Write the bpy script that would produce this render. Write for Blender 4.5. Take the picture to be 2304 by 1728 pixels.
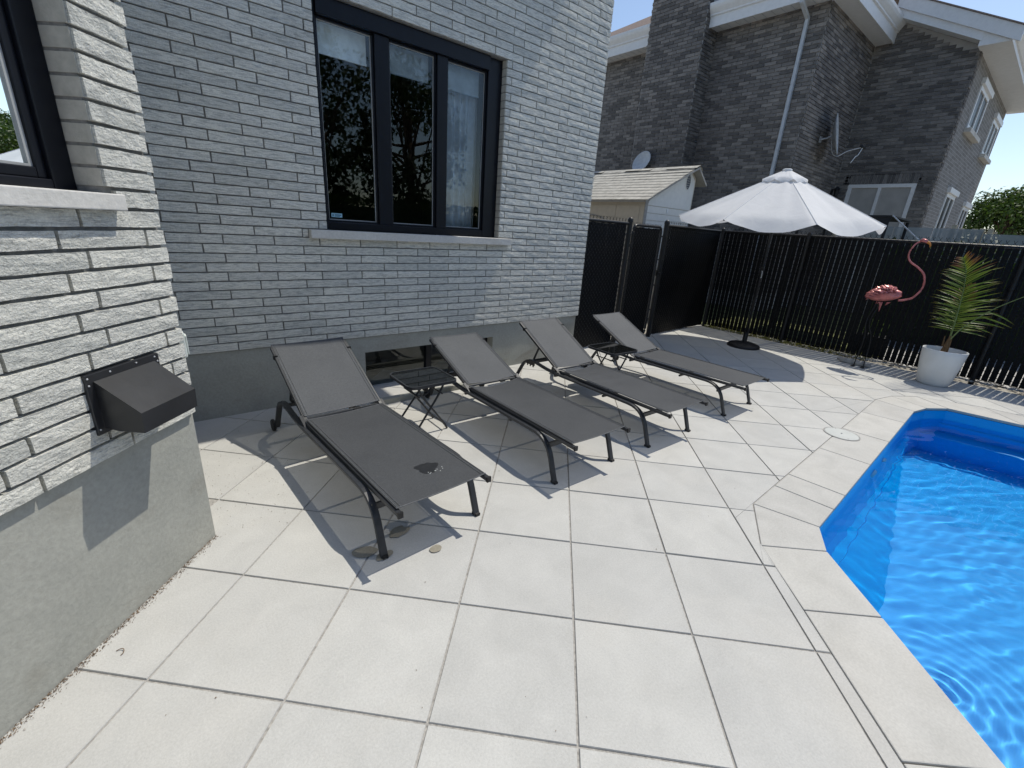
import bpy, bmesh, math, random
from mathutils import Vector, Matrix
rnd = random.Random(7)
C = bpy.context.scene
for o in list(bpy.data.objects):
    bpy.data.objects.remove(o, do_unlink=True)
R = math.radians

# ------------------------------------------------------------------ camera
cam_data = bpy.data.cameras.new('camera')
cam_data.sensor_width = 36.0
cam_data.lens = 995.795 / 2304 * 36.0
cam_data.clip_start = 0.05
cam_data.clip_end = 900.0
cam = bpy.data.objects.new('camera', cam_data)
C.collection.objects.link(cam)
RW = Matrix(((0.772739, 0.164362, -0.613074), (-0.631364, 0.298288, -0.715824), (0.065218, 0.940218, 0.334271)))
cam.matrix_world = Matrix.Translation((0, 0, 1.594)) @ RW.to_4x4()
C.camera = cam

# ------------------------------------------------------------------ sky and sun
SUN_DIR = Vector((0.54, -0.055, 1.0)).normalized()
world = bpy.data.worlds.new('World')
C.world = world
world.use_nodes = True
wt = world.node_tree
wt.nodes.clear()
sky = wt.nodes.new('ShaderNodeTexSky')
sky.sky_type = 'NISHITA'
sky.sun_disc = False
sky.sun_elevation = math.asin(SUN_DIR.z)
sky.sun_rotation = math.atan2(SUN_DIR.x, SUN_DIR.y)
sky.altitude = 50
sky.air_density = 1.0
sky.dust_density = 0.8
sky.ozone_density = 1.0
bg = wt.nodes.new('ShaderNodeBackground')
bg.inputs['Strength'].default_value = 0.135
wo = wt.nodes.new('ShaderNodeOutputWorld')
wt.links.new(sky.outputs[0], bg.inputs['Color'])
wt.links.new(bg.outputs[0], wo.inputs['Surface'])

sd = bpy.data.lights.new('sun', 'SUN')
sd.energy = 3.2
sd.angle = R(0.5)
sd.color = (1.0, 0.95, 0.845)
sun = bpy.data.objects.new('sun', sd)
C.collection.objects.link(sun)
sun.rotation_euler = SUN_DIR.to_track_quat('Z', 'Y').to_euler()
sun.location = (8, 2, 14)
try:
    sd.cycles.is_caustics_light = True
except Exception:
    pass

C.render.engine = 'CYCLES'
C.view_settings.view_transform = 'Standard'
C.view_settings.look = 'None'
C.view_settings.exposure = 0.22
C.view_settings.gamma = 1.0
C.view_settings.use_curve_mapping = False
C.cycles.max_bounces = 10
C.cycles.diffuse_bounces = 4
C.cycles.glossy_bounces = 4
C.cycles.transmission_bounces = 8
C.cycles.transparent_max_bounces = 12
C.cycles.sample_clamp_indirect = 6.0
C.cycles.use_denoising = True

# ------------------------------------------------------------------ node helpers
def new_mat(name):
    m = bpy.data.materials.new(name)
    m.use_nodes = True
    nt = m.node_tree
    nt.nodes.clear()
    out = nt.nodes.new('ShaderNodeOutputMaterial')
    return m, nt, out

def N(nt, t, **kw):
    n = nt.nodes.new(t)
    for k, v in kw.items():
        if k.startswith('i_'):
            key = k[2:]
            key = int(key) if key.isdigit() else key.replace('_', ' ')
            n.inputs[key].default_value = v
        else:
            setattr(n, k, v)
    return n

def L(nt, a, b):
    nt.links.new(a, b)

def ramp(nt, src, stops):
    r = nt.nodes.new('ShaderNodeValToRGB')
    el = r.color_ramp.elements
    while len(el) < len(stops):
        el.new(0.5)
    for e, (p, c) in zip(el, stops):
        e.position = p
        e.color = (*c, 1) if len(c) == 3 else c
    L(nt, src, r.inputs[0])
    return r.outputs[0]

def mix(nt, fac, a, b, mode='MIX'):
    n = nt.nodes.new('ShaderNodeMix')
    n.data_type = 'RGBA'
    n.blend_type = mode
    for s, v in ((n.inputs[0], fac), (n.inputs[6], a), (n.inputs[7], b)):
        if hasattr(v, 'is_output') or hasattr(v, 'links'):
            L(nt, v, s)
        elif isinstance(v, (int, float)):
            s.default_value = v
        else:
            s.default_value = (*v, 1) if len(v) == 3 else v
    return n.outputs[2]

def math_(nt, op, a, b=0.5):
    n = nt.nodes.new('ShaderNodeMath')
    n.operation = op
    for s, v in ((n.inputs[0], a), (n.inputs[1], b)):
        if hasattr(v, 'links'):
            L(nt, v, s)
        else:
            s.default_value = v
    return n.outputs[0]

def coords(nt, scale=(1, 1, 1), rand=0.0, world=False, rot=(0, 0, 0)):
    if world:
        src = N(nt, 'ShaderNodeNewGeometry').outputs['Position']
    else:
        src = N(nt, 'ShaderNodeTexCoord').outputs['Object']
    if rand:
        oi = N(nt, 'ShaderNodeObjectInfo')
        mu = math_(nt, 'MULTIPLY', oi.outputs['Random'], rand)
        va = N(nt, 'ShaderNodeVectorMath', operation='ADD')
        L(nt, src, va.inputs[0])
        L(nt, mu, va.inputs[1])
        src = va.outputs[0]
    mp = N(nt, 'ShaderNodeMapping')
    mp.inputs['Scale'].default_value = scale
    mp.inputs['Rotation'].default_value = rot
    L(nt, src, mp.inputs['Vector'])
    return mp.outputs[0]

def noise(nt, vec, scale, detail=4.0, rough=0.55, dist=0.0):
    n = N(nt, 'ShaderNodeTexNoise')
    n.inputs['Scale'].default_value = scale
    n.inputs['Detail'].default_value = detail
    n.inputs['Roughness'].default_value = rough
    n.inputs['Distortion'].default_value = dist
    L(nt, vec, n.inputs['Vector'])
    return n.outputs[0]

def bsdf(nt, out, color, rough=0.8, spec=0.3, metal=0.0, normal=None, **kw):
    p = N(nt, 'ShaderNodeBsdfPrincipled')
    if hasattr(color, 'links'):
        L(nt, color, p.inputs['Base Color'])
    else:
        p.inputs['Base Color'].default_value = (*color, 1)
    if hasattr(rough, 'links'):
        L(nt, rough, p.inputs['Roughness'])
    else:
        p.inputs['Roughness'].default_value = rough
    p.inputs['Specular IOR Level'].default_value = spec
    p.inputs['Metallic'].default_value = metal
    if normal is not None:
        L(nt, normal, p.inputs['Normal'])
    for k, v in kw.items():
        p.inputs[k.replace('_', ' ')].default_value = v
    if out is not None:
        L(nt, p.outputs[0], out.inputs['Surface'])
    return p

def bump(nt, h, dist=0.01, strength=1.0, prev=None):
    b = N(nt, 'ShaderNodeBump')
    b.inputs['Distance'].default_value = dist
    b.inputs['Strength'].default_value = strength
    L(nt, h, b.inputs['Height'])
    if prev is not None:
        L(nt, prev, b.inputs['Normal'])
    return b.outputs[0]

def piece_random(nt):
    g = N(nt, 'ShaderNodeNewGeometry').outputs['Random Per Island']
    o = N(nt, 'ShaderNodeObjectInfo').outputs['Random']
    s = math_(nt, 'ADD', g, o)
    return math_(nt, 'FRACT', s, 0.0)

def plain(name, color, rough=0.6, spec=0.3, metal=0.0, var=0.12, scale=12.0, bmp=0.0, bscale=200.0):
    m, nt, out = new_mat(name)
    v = coords(nt, rand=20.0)
    n = noise(nt, v, scale)
    lo = tuple(c * (1 - var) for c in color)
    hi = tuple(min(1, c * (1 + var)) for c in color)
    col = ramp(nt, n, [(0.3, lo), (0.7, hi)])
    nrm = None
    if bmp:
        nrm = bump(nt, noise(nt, v, bscale), bmp)
    bsdf(nt, out, col, rough, spec, metal, nrm)
    return m

# ------------------------------------------------------------------ materials
M = {}
def stone_mat(rough=False):
    m, nt, out = new_mat('rock_faced_stone' if rough else 'split_stone')
    v = coords(nt, (1, 1, 1), rand=40.0)
    vs = coords(nt, (5, 5, 42), rand=40.0)
    pr = piece_random(nt)
    base = ramp(nt, pr, [(0.0, (0.66, 0.655, 0.61)), (0.5, (0.76, 0.745, 0.69)), (1.0, (0.84, 0.82, 0.75))])
    st = noise(nt, vs, 3.2, 5, 0.65, 0.6)
    streak = ramp(nt, st, [(0.36, (0.52, 0.54, 0.55)), (0.54, (0.95, 0.96, 0.95)), (0.78, (1.05, 1.05, 1.03))])
    col = mix(nt, 0.85, base, streak, 'MULTIPLY')
    sp = noise(nt, v, 140, 3, 0.7)
    spc = ramp(nt, sp, [(0.35, (0.80, 0.80, 0.81)), (0.6, (1.06, 1.06, 1.05))])
    col = mix(nt, 0.6, col, spc, 'MULTIPLY')
    b1 = noise(nt, coords(nt, (1, 1, 1.35), rand=40.0), 85, 5, 0.66, 0.6)
    b2 = noise(nt, v, 170, 3, 0.6)
    if rough:
        b0 = noise(nt, coords(nt, (1, 1, 1.2), rand=40.0, rot=(0, 0.5, 0)), 34, 3, 0.55, 0.8)
        nrm = bump(nt, b2, 0.0022, 0.8, bump(nt, b1, 0.0085, 1.0, bump(nt, b0, 0.010, 0.9)))
    else:
        nrm = bump(nt, b2, 0.0022, 0.9, bump(nt, b1, 0.0080, 1.0))
    bsdf(nt, out, col, 0.86, 0.22, 0, nrm)
    return m
M['stone'] = stone_mat()
M['stone_rough'] = stone_mat(True)

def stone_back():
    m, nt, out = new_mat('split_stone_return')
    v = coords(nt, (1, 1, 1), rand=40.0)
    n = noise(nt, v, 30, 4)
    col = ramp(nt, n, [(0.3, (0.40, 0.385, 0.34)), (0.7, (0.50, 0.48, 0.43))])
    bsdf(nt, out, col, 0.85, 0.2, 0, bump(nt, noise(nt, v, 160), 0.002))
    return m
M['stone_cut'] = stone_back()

def concrete(name, c0, c1, stain=(0.24, 0.22, 0.18), world=False):
    m, nt, out = new_mat(name)
    v = coords(nt, world=world)
    n1 = noise(nt, v, 2.6, 6, 0.6, 0.3)
    n2 = noise(nt, v, 55, 5, 0.65)
    col = ramp(nt, n1, [(0.32, c0), (0.68, c1)])
    n3 = noise(nt, coords(nt, (1.3, 1.3, 2.2), world=world), 1.7, 4, 0.5, 0.8)
    f = ramp(nt, n3, [(0.56, (0, 0, 0)), (0.74, (0.55, 0.55, 0.55))])
    col = mix(nt, f, col, stain)
    col = mix(nt, 0.45, col, ramp(nt, n2, [(0.3, (0.72, 0.72, 0.72)), (0.7, (1.12, 1.12, 1.12))]), 'MULTIPLY')
    nrm = bump(nt, n2, 0.003, 0.7)
    bsdf(nt, out, col, 0.9, 0.2, 0, nrm)
    return m
M['foundation'] = concrete('foundation_concrete', (0.32, 0.325, 0.295), (0.40, 0.40, 0.36))
M['mortar'] = plain('mortar', (0.24, 0.235, 0.225), 0.95, 0.1, 0, 0.2, 40, 0.002, 300)
M['grout'] = plain('joint_sand', (0.37, 0.355, 0.33), 0.95, 0.1, 0, 0.3, 60, 0.003, 300)

def paver_mat(name, c0, c1, grain):
    m, nt, out = new_mat(name)
    v = coords(nt, world=True)
    pr = piece_random(nt)
    n1 = noise(nt, coords(nt, rand=30.0), 4.5, 6, 0.62, 0.5)
    col = ramp(nt, n1, [(0.28, c0), (0.72, c1)])
    tone = ramp(nt, pr, [(0, (0.93, 0.93, 0.935)), (1, (1.045, 1.04, 1.03))])
    col = mix(nt, 1.0, col, tone, 'MULTIPLY')
    # warm dusty patches and pale efflorescence
    d = noise(nt, v, 0.9, 5, 0.6, 0.8)
    col = mix(nt, ramp(nt, d, [(0.5, (0, 0, 0)), (0.8, (0.5, 0.5, 0.5))]), col, (0.53, 0.505, 0.455))
    e = noise(nt, coords(nt, (1, 1, 1), world=True, rot=(0, 0, 0.6)), 5.5, 8, 0.74, 1.6)
    col = mix(nt, ramp(nt, e, [(0.66, (0, 0, 0)), (0.80, (0.35, 0.35, 0.35))]), col, (0.70, 0.69, 0.66))
    g = noise(nt, v, grain, 4, 0.7)
    col = mix(nt, 0.5, col, ramp(nt, g, [(0.3, (0.80, 0.80, 0.795)), (0.68, (1.10, 1.10, 1.095))]), 'MULTIPLY')
    g2 = noise(nt, v, 420, 2, 0.6)
    col = mix(nt, ramp(nt, g2, [(0.70, (0, 0, 0)), (0.78, (0.30, 0.30, 0.30))]), col, (0.20, 0.19, 0.18))
    nrm = bump(nt, g, 0.0016, 0.7)
    bsdf(nt, out, col, 0.82, 0.25, 0, nrm)
    return m
M['paver'] = paver_mat('pale_paver', (0.455, 0.452, 0.432), (0.53, 0.526, 0.502), 120)
M['coping'] = paver_mat('coping_slab', (0.44, 0.432, 0.405), (0.53, 0.52, 0.49), 90)

M['black_metal'] = plain('black_powder_coat', (0.009, 0.0095, 0.011), 0.42, 0.4, 0, 0.2, 30)
M['vent_metal'] = plain('black_sheet_metal', (0.018, 0.019, 0.022), 0.33, 0.6, 0, 0.25, 9, 0.0004, 40)
M['frame_metal'] = plain('charcoal_frame_metal', (0.028, 0.030, 0.034), 0.38, 0.5, 0, 0.2, 25)
M['black_plastic'] = plain('black_plastic', (0.012, 0.012, 0.013), 0.5, 0.4)
M['vinyl_slat'] = plain('black_vinyl_slat', (0.004, 0.0045, 0.0055), 0.55, 0.15, 0, 0.3, 14)
M['vinyl_wire'] = plain('black_vinyl_wire', (0.004, 0.004, 0.0045), 0.34, 0.35)
M['window_frame'] = plain('black_window_frame', (0.006, 0.007, 0.011), 0.35, 0.28)
M['spacer'] = plain('grey_glazing_spacer', (0.35, 0.36, 0.36), 0.5, 0.4)
M['white_paint'] = plain('white_aluminium', (0.74, 0.745, 0.75), 0.45, 0.4, 0, 0.05)
M['sill_stone'] = concrete('limestone_sill', (0.56, 0.545, 0.51), (0.66, 0.645, 0.61), (0.45, 0.42, 0.37))
M['blind'] = plain('white_blind', (0.80, 0.82, 0.83), 0.8, 0.1)
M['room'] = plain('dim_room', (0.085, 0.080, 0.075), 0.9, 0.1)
M['curtain'] = plain('sheer_curtain', (0.80, 0.82, 0.87), 0.85, 0.1)
M['sticker'] = plain('sticker_blue', (0.30, 0.52, 0.62), 0.5, 0.3)
M['sticker_ink'] = plain('sticker_ink', (0.03, 0.10, 0.20), 0.5, 0.3)
M['white_plastic'] = plain('white_plastic', (0.62, 0.66, 0.62), 0.5, 0.4)

def glass_mat():
    m, nt, out = new_mat('window_glass')
    fr = N(nt, 'ShaderNodeFresnel', i_IOR=1.62)
    tr = N(nt, 'ShaderNodeBsdfTransparent')
    tr.inputs[0].default_value = (0.86, 0.92, 0.93, 1)
    gl = N(nt, 'ShaderNodeBsdfGlossy', i_Roughness=0.002)
    gl.inputs[0].default_value = (0.95, 1, 1, 1)
    mx = N(nt, 'ShaderNodeMixShader')
    L(nt, fr.outputs[0], mx.inputs[0]); L(nt, tr.outputs[0], mx.inputs[1]); L(nt, gl.outputs[0], mx.inputs[2])
    L(nt, mx.outputs[0], out.inputs['Surface'])
    return m
M['glass'] = glass_mat()

def tglass_mat():
    m, nt, out = new_mat('tinted_table_glass')
    fr = N(nt, 'ShaderNodeFresnel', i_IOR=1.6)
    tr = N(nt, 'ShaderNodeBsdfTransparent')
    tr.inputs[0].default_value = (0.10, 0.11, 0.11, 1)
    df = N(nt, 'ShaderNodeBsdfDiffuse')
    df.inputs[0].default_value = (0.012, 0.013, 0.013, 1)
    m0 = N(nt, 'ShaderNodeMixShader', i_0=0.5)
    L(nt, tr.outputs[0], m0.inputs[1]); L(nt, df.outputs[0], m0.inputs[2])
    gl = N(nt, 'ShaderNodeBsdfGlossy', i_Roughness=0.01)
    mx = N(nt, 'ShaderNodeMixShader')
    L(nt, fr.outputs[0], mx.inputs[0]); L(nt, m0.outputs[0], mx.inputs[1]); L(nt, gl.outputs[0], mx.inputs[2])
    L(nt, mx.outputs[0], out.inputs['Surface'])
    return m
M['table_glass'] = tglass_mat()

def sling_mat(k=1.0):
    m, nt, out = new_mat('mesh_sling_fabric' if k == 1 else 'lit_back_sling_fabric')
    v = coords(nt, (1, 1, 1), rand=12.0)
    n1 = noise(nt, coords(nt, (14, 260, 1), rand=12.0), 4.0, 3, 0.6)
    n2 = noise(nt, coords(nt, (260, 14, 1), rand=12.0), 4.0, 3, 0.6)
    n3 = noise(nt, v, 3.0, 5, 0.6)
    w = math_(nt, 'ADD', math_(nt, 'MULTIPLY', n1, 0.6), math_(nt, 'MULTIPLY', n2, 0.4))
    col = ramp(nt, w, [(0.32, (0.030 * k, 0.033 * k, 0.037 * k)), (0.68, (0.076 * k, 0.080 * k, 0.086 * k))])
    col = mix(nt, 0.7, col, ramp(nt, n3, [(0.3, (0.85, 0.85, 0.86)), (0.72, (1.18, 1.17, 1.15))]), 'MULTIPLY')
    p = bsdf(nt, None, col, 0.7, 0.35, 0, bump(nt, w, 0.0012, 0.8))
    tr = N(nt, 'ShaderNodeBsdfTransparent')
    # the open weave closes up when it is seen or lit at a slant
    lw = N(nt, 'ShaderNodeLayerWeight', i_Blend=0.5)
    op = ramp(nt, lw.outputs['Facing'], [(0.08, (0.17, 0.17, 0.17)), (0.34, (0.0, 0.0, 0.0))])
    mx = N(nt, 'ShaderNodeMixShader')
    L(nt, op, mx.inputs[0])
    L(nt, p.outputs[0], mx.inputs[1]); L(nt, tr.outputs[0], mx.inputs[2])
    L(nt, mx.outputs[0], out.inputs['Surface'])
    return m
M['sling'] = sling_mat()
M['sling_lit'] = sling_mat(1.45)  # lighter copy: the brighter sheen of the backrests painted into the cloth colour
M['sling_hem'] = plain('sling_hem', (0.13, 0.135, 0.14), 0.7, 0.3, 0, 0.25, 60, 0.001, 300)
M['wet_sling'] = plain('wet_fabric', (0.022, 0.023, 0.025), 0.35, 0.45, 0, 0.2, 40)

def wet_mat():
    m, nt, out = new_mat('damp_paver')
    v = coords(nt, world=True)
    g = noise(nt, v, 110, 4, 0.7)
    col = ramp(nt, g, [(0.3, (0.235, 0.215, 0.17)), (0.7, (0.31, 0.285, 0.23))])
    bsdf(nt, out, col, 0.5, 0.4, 0, bump(nt, g, 0.0015, 0.7))
    return m
M['wet'] = wet_mat()

def canvas_mat():
    m, nt, out = new_mat('white_canvas')
    v = coords(nt)
    n1 = noise(nt, coords(nt, (1, 1, 0.5)), 5.0, 4, 0.6, 1.0)
    n2 = noise(nt, v, 300, 2)
    col = ramp(nt, n1, [(0.3, (0.86, 0.865, 0.87)), (0.7, (0.91, 0.912, 0.91))])
    nrm = bump(nt, n2, 0.001, 0.4, bump(nt, n1, 0.010, 0.5))
    p = bsdf(nt, None, col, 0.75, 0.2, 0, nrm)
    t = N(nt, 'ShaderNodeBsdfTranslucent')
    t.inputs[0].default_value = (0.82, 0.83, 0.85, 1)
    L(nt, nrm, t.inputs['Normal'])
    mx = N(nt, 'ShaderNodeMixShader', i_0=0.32)
    L(nt, p.outputs[0], mx.inputs[1]); L(nt, t.outputs[0], mx.inputs[2])
    L(nt, mx.outputs[0], out.inputs['Surface'])
    return m
M['canvas'] = canvas_mat()

def neighbour_brick(name, a, b, c):
    m, nt, out = new_mat(name)
    pr = piece_random(nt)
    v = coords(nt, world=True)
    col = ramp(nt, pr, [(0.0, a), (0.3, a), (0.32, b), (0.75, b), (0.8, c), (1.0, c)])
    n = noise(nt, v, 9, 5, 0.6)
    col = mix(nt, 0.8, col, ramp(nt, n, [(0.3, (0.72, 0.72, 0.74)), (0.7, (1.2, 1.18, 1.15))]), 'MULTIPLY')
    n2 = noise(nt, v, 0.5, 3, 0.5)
    col = mix(nt, 0.8, col, ramp(nt, n2, [(0.35, (0.8, 0.8, 0.82)), (0.65, (1.12, 1.1, 1.08))]), 'MULTIPLY')
    bsdf(nt, out, col, 0.9, 0.15, 0, bump(nt, noise(nt, v, 120), 0.003))
    return m
M['nbrick'] = neighbour_brick('brown_grey_brick', (0.135, 0.130, 0.127), (0.20, 0.19, 0.182), (0.265, 0.25, 0.236))
M['nmortar'] = plain('pale_mortar', (0.40, 0.385, 0.365), 0.95, 0.1, 0, 0.1, 5)

def far_wall():
    m, nt, out = new_mat('far_brick_face')
    v = coords(nt)
    bt = N(nt, 'ShaderNodeTexBrick')
    bt.inputs['Color1'].default_value = (0.185, 0.175, 0.165, 1)
    bt.inputs['Color2'].default_value = (0.26, 0.25, 0.24, 1)
    bt.inputs['Mortar'].default_value = (0.36, 0.35, 0.34, 1)
    bt.inputs['Scale'].default_value = 1.0
    bt.inputs['Mortar Size'].default_value = 0.006
    bt.inputs['Brick Width'].default_value = 0.264
    bt.inputs['Row Height'].default_value = 0.0765
    mp = N(nt, 'ShaderNodeMapping'); mp.inputs['Rotation'].default_value = (R(90), 0, 0)
    L(nt, v, mp.inputs['Vector']); L(nt, mp.outputs[0], bt.inputs['Vector'])
    n = noise(nt, v, 14, 4)
    col = mix(nt, 0.6, bt.outputs[0], ramp(nt, n, [(0.3, (0.75, 0.75, 0.76)), (0.7, (1.2, 1.2, 1.18))]), 'MULTIPLY')
    bsdf(nt, out, col, 0.9, 0.15)
    return m
M['far_wall'] = far_wall()

M['shingle'] = plain('weathered_shingle', (0.46, 0.44, 0.39), 0.92, 0.1, 0, 0.22, 9, 0.004, 90)
M['roof_shingle'] = plain('brown_roof_shingle', (0.24, 0.19, 0.165), 0.92, 0.1, 0, 0.25, 20, 0.004, 60)
M['shed_tan'] = plain('tan_shed_panel', (0.55, 0.50, 0.42), 0.6, 0.3, 0, 0.05)
M['shed_pale'] = plain('pale_shed_panel', (0.74, 0.73, 0.69), 0.6, 0.3, 0, 0.04)
M['shed_dark'] = plain('dark_louvre', (0.10, 0.11, 0.13), 0.6, 0.3)
M['shed_trim'] = plain('shed_trim_grey', (0.34, 0.33, 0.31), 0.6, 0.3)
M['dish_grey'] = plain('grey_dish', (0.50, 0.52, 0.54), 0.45, 0.4)
M['galv'] = plain('galvanised_steel', (0.55, 0.56, 0.57), 0.35, 0.5, 0.3)
M['downspout'] = plain('grey_downspout', (0.50, 0.53, 0.56), 0.45, 0.4)
M['pot'] = plain('grey_white_planter', (0.70, 0.71, 0.70), 0.55, 0.3, 0, 0.06, 5)
M['soil'] = plain('potting_soil', (0.05, 0.04, 0.03), 0.95, 0.1, 0, 0.4, 60, 0.01, 80)
M['bark'] = plain('bark', (0.13, 0.095, 0.065), 0.9, 0.1, 0, 0.35, 40, 0.01, 60)
M['palm_fibre'] = plain('palm_fibre', (0.16, 0.10, 0.055), 0.9, 0.1, 0, 0.4, 60, 0.006, 120)
M['pink'] = plain('pink_painted_metal', (0.50, 0.16, 0.15), 0.30, 0.5, 0.25, 0.25, 25)
M['orange'] = plain('orange_painted_metal', (0.62, 0.22, 0.03), 0.4, 0.5)
M['granite'] = plain('garden_stone', (0.34, 0.33, 0.31), 0.9, 0.2, 0, 0.35, 12)
M['debris'] = plain('dry_debris', (0.16, 0.11, 0.07), 0.95, 0.1, 0, 0.4, 30)
M['wood_post'] = plain('treated_wood', (0.50, 0.44, 0.33), 0.8, 0.2, 0, 0.15, 10)
M['lid'] = plain('white_lid', (0.50, 0.515, 0.49), 0.5, 0.4, 0, 0.05)
M['ground'] = plain('bare_ground', (0.33, 0.31, 0.27), 0.95, 0.1, 0, 0.25, 3)
M['pale_ground'] = plain('pale_concrete_yard', (0.47, 0.455, 0.43), 0.9, 0.2, 0, 0.15, 2)
M['lawn'] = plain('lawn', (0.15, 0.16, 0.07), 0.95, 0.1, 0, 0.4, 8)
M['dark_cover'] = plain('dark_canopy_cloth', (0.030, 0.032, 0.036), 0.7, 0.2)

def leafy(name, a, b, c, trans=0.25):
    m, nt, out = new_mat(name)
    pr = piece_random(nt)
    col = ramp(nt, pr, [(0.0, a), (0.5, b), (1.0, c)])
    p = bsdf(nt, None, col, 0.55, 0.3)
    t = N(nt, 'ShaderNodeBsdfTranslucent')
    L(nt, mix(nt, 1.0, col, (1.1, 1.25, 0.5), 'MULTIPLY'), t.inputs[0])
    mx = N(nt, 'ShaderNodeMixShader', i_0=trans)
    L(nt, p.outputs[0], mx.inputs[1]); L(nt, t.outputs[0], mx.inputs[2])
    L(nt, mx.outputs[0], out.inputs['Surface'])
    return m
M['leaf'] = leafy('tree_leaf', (0.035, 0.065, 0.015), (0.065, 0.11, 0.022), (0.10, 0.145, 0.032))
M['leaf_dark'] = leafy('dark_tree_leaf', (0.02, 0.04, 0.012), (0.035, 0.065, 0.018), (0.06, 0.09, 0.025))
M['grass'] = leafy('grass_blade', (0.10, 0.10, 0.03), (0.16, 0.16, 0.05), (0.24, 0.21, 0.09))

def leaflet_mat(name, tip):
    m, nt, out = new_mat(name)
    tc = N(nt, 'ShaderNodeTexCoord')
    sep = N(nt, 'ShaderNodeSeparateXYZ')
    L(nt, tc.outputs['Object'], sep.inputs[0])
    pr = piece_random(nt)
    g = ramp(nt, pr, [(0, (0.075, 0.125, 0.016)), (0.5, (0.15, 0.22, 0.025)), (1, (0.25, 0.31, 0.035))])
    f = ramp(nt, sep.outputs[0], [(tip, (0, 0, 0)), (min(1.0, tip + 0.16), (1, 1, 1))])
    col = mix(nt, f, g, (0.20, 0.085, 0.03))
    p = bsdf(nt, None, col, 0.42, 0.45)
    t = N(nt, 'ShaderNodeBsdfTranslucent')
    L(nt, mix(nt, 1.0, col, (1.2, 1.3, 0.5), 'MULTIPLY'), t.inputs[0])
    mx = N(nt, 'ShaderNodeMixShader', i_0=0.3)
    L(nt, p.outputs[0], mx.inputs[1]); L(nt, t.outputs[0], mx.inputs[2])
    L(nt, mx.outputs[0], out.inputs['Surface'])
    return m
M['leaflet'] = leaflet_mat('palm_leaflet', 0.20)
M['leaflet_brown'] = leaflet_mat('palm_leaflet_brown_tip', 0.02)
M['rachis'] = plain('palm_stem', (0.16, 0.21, 0.07), 0.5, 0.4, 0, 0.2, 30)

def shell_mat():
    m, nt, out = new_mat('blue_gelcoat')
    v = coords(nt, world=True)
    n = noise(nt, v, 260, 2)
    col = ramp(nt, n, [(0.3, (0.0, 0.37, 0.84)), (0.7, (0.0, 0.43, 0.90))])
    bsdf(nt, out, col, 0.35, 0.35)
    return m
M['shell'] = shell_mat()

def water_mat():
    m, nt, out = new_mat('pool_water')
    g = N(nt, 'ShaderNodeBsdfRefraction', i_IOR=1.333, i_Roughness=0.0)
    g.inputs[0].default_value = (0.93, 0.985, 1.0, 1)
    gl = N(nt, 'ShaderNodeBsdfGlossy', i_Roughness=0.0)
    fr = N(nt, 'ShaderNodeFresnel', i_IOR=1.22)
    mx = N(nt, 'ShaderNodeMixShader')
    L(nt, fr.outputs[0], mx.inputs[0]); L(nt, g.outputs[0], mx.inputs[1]); L(nt, gl.outputs[0], mx.inputs[2])
    L(nt, mx.outputs[0], out.inputs['Surface'])
    return m
M['water'] = water_mat()

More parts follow.
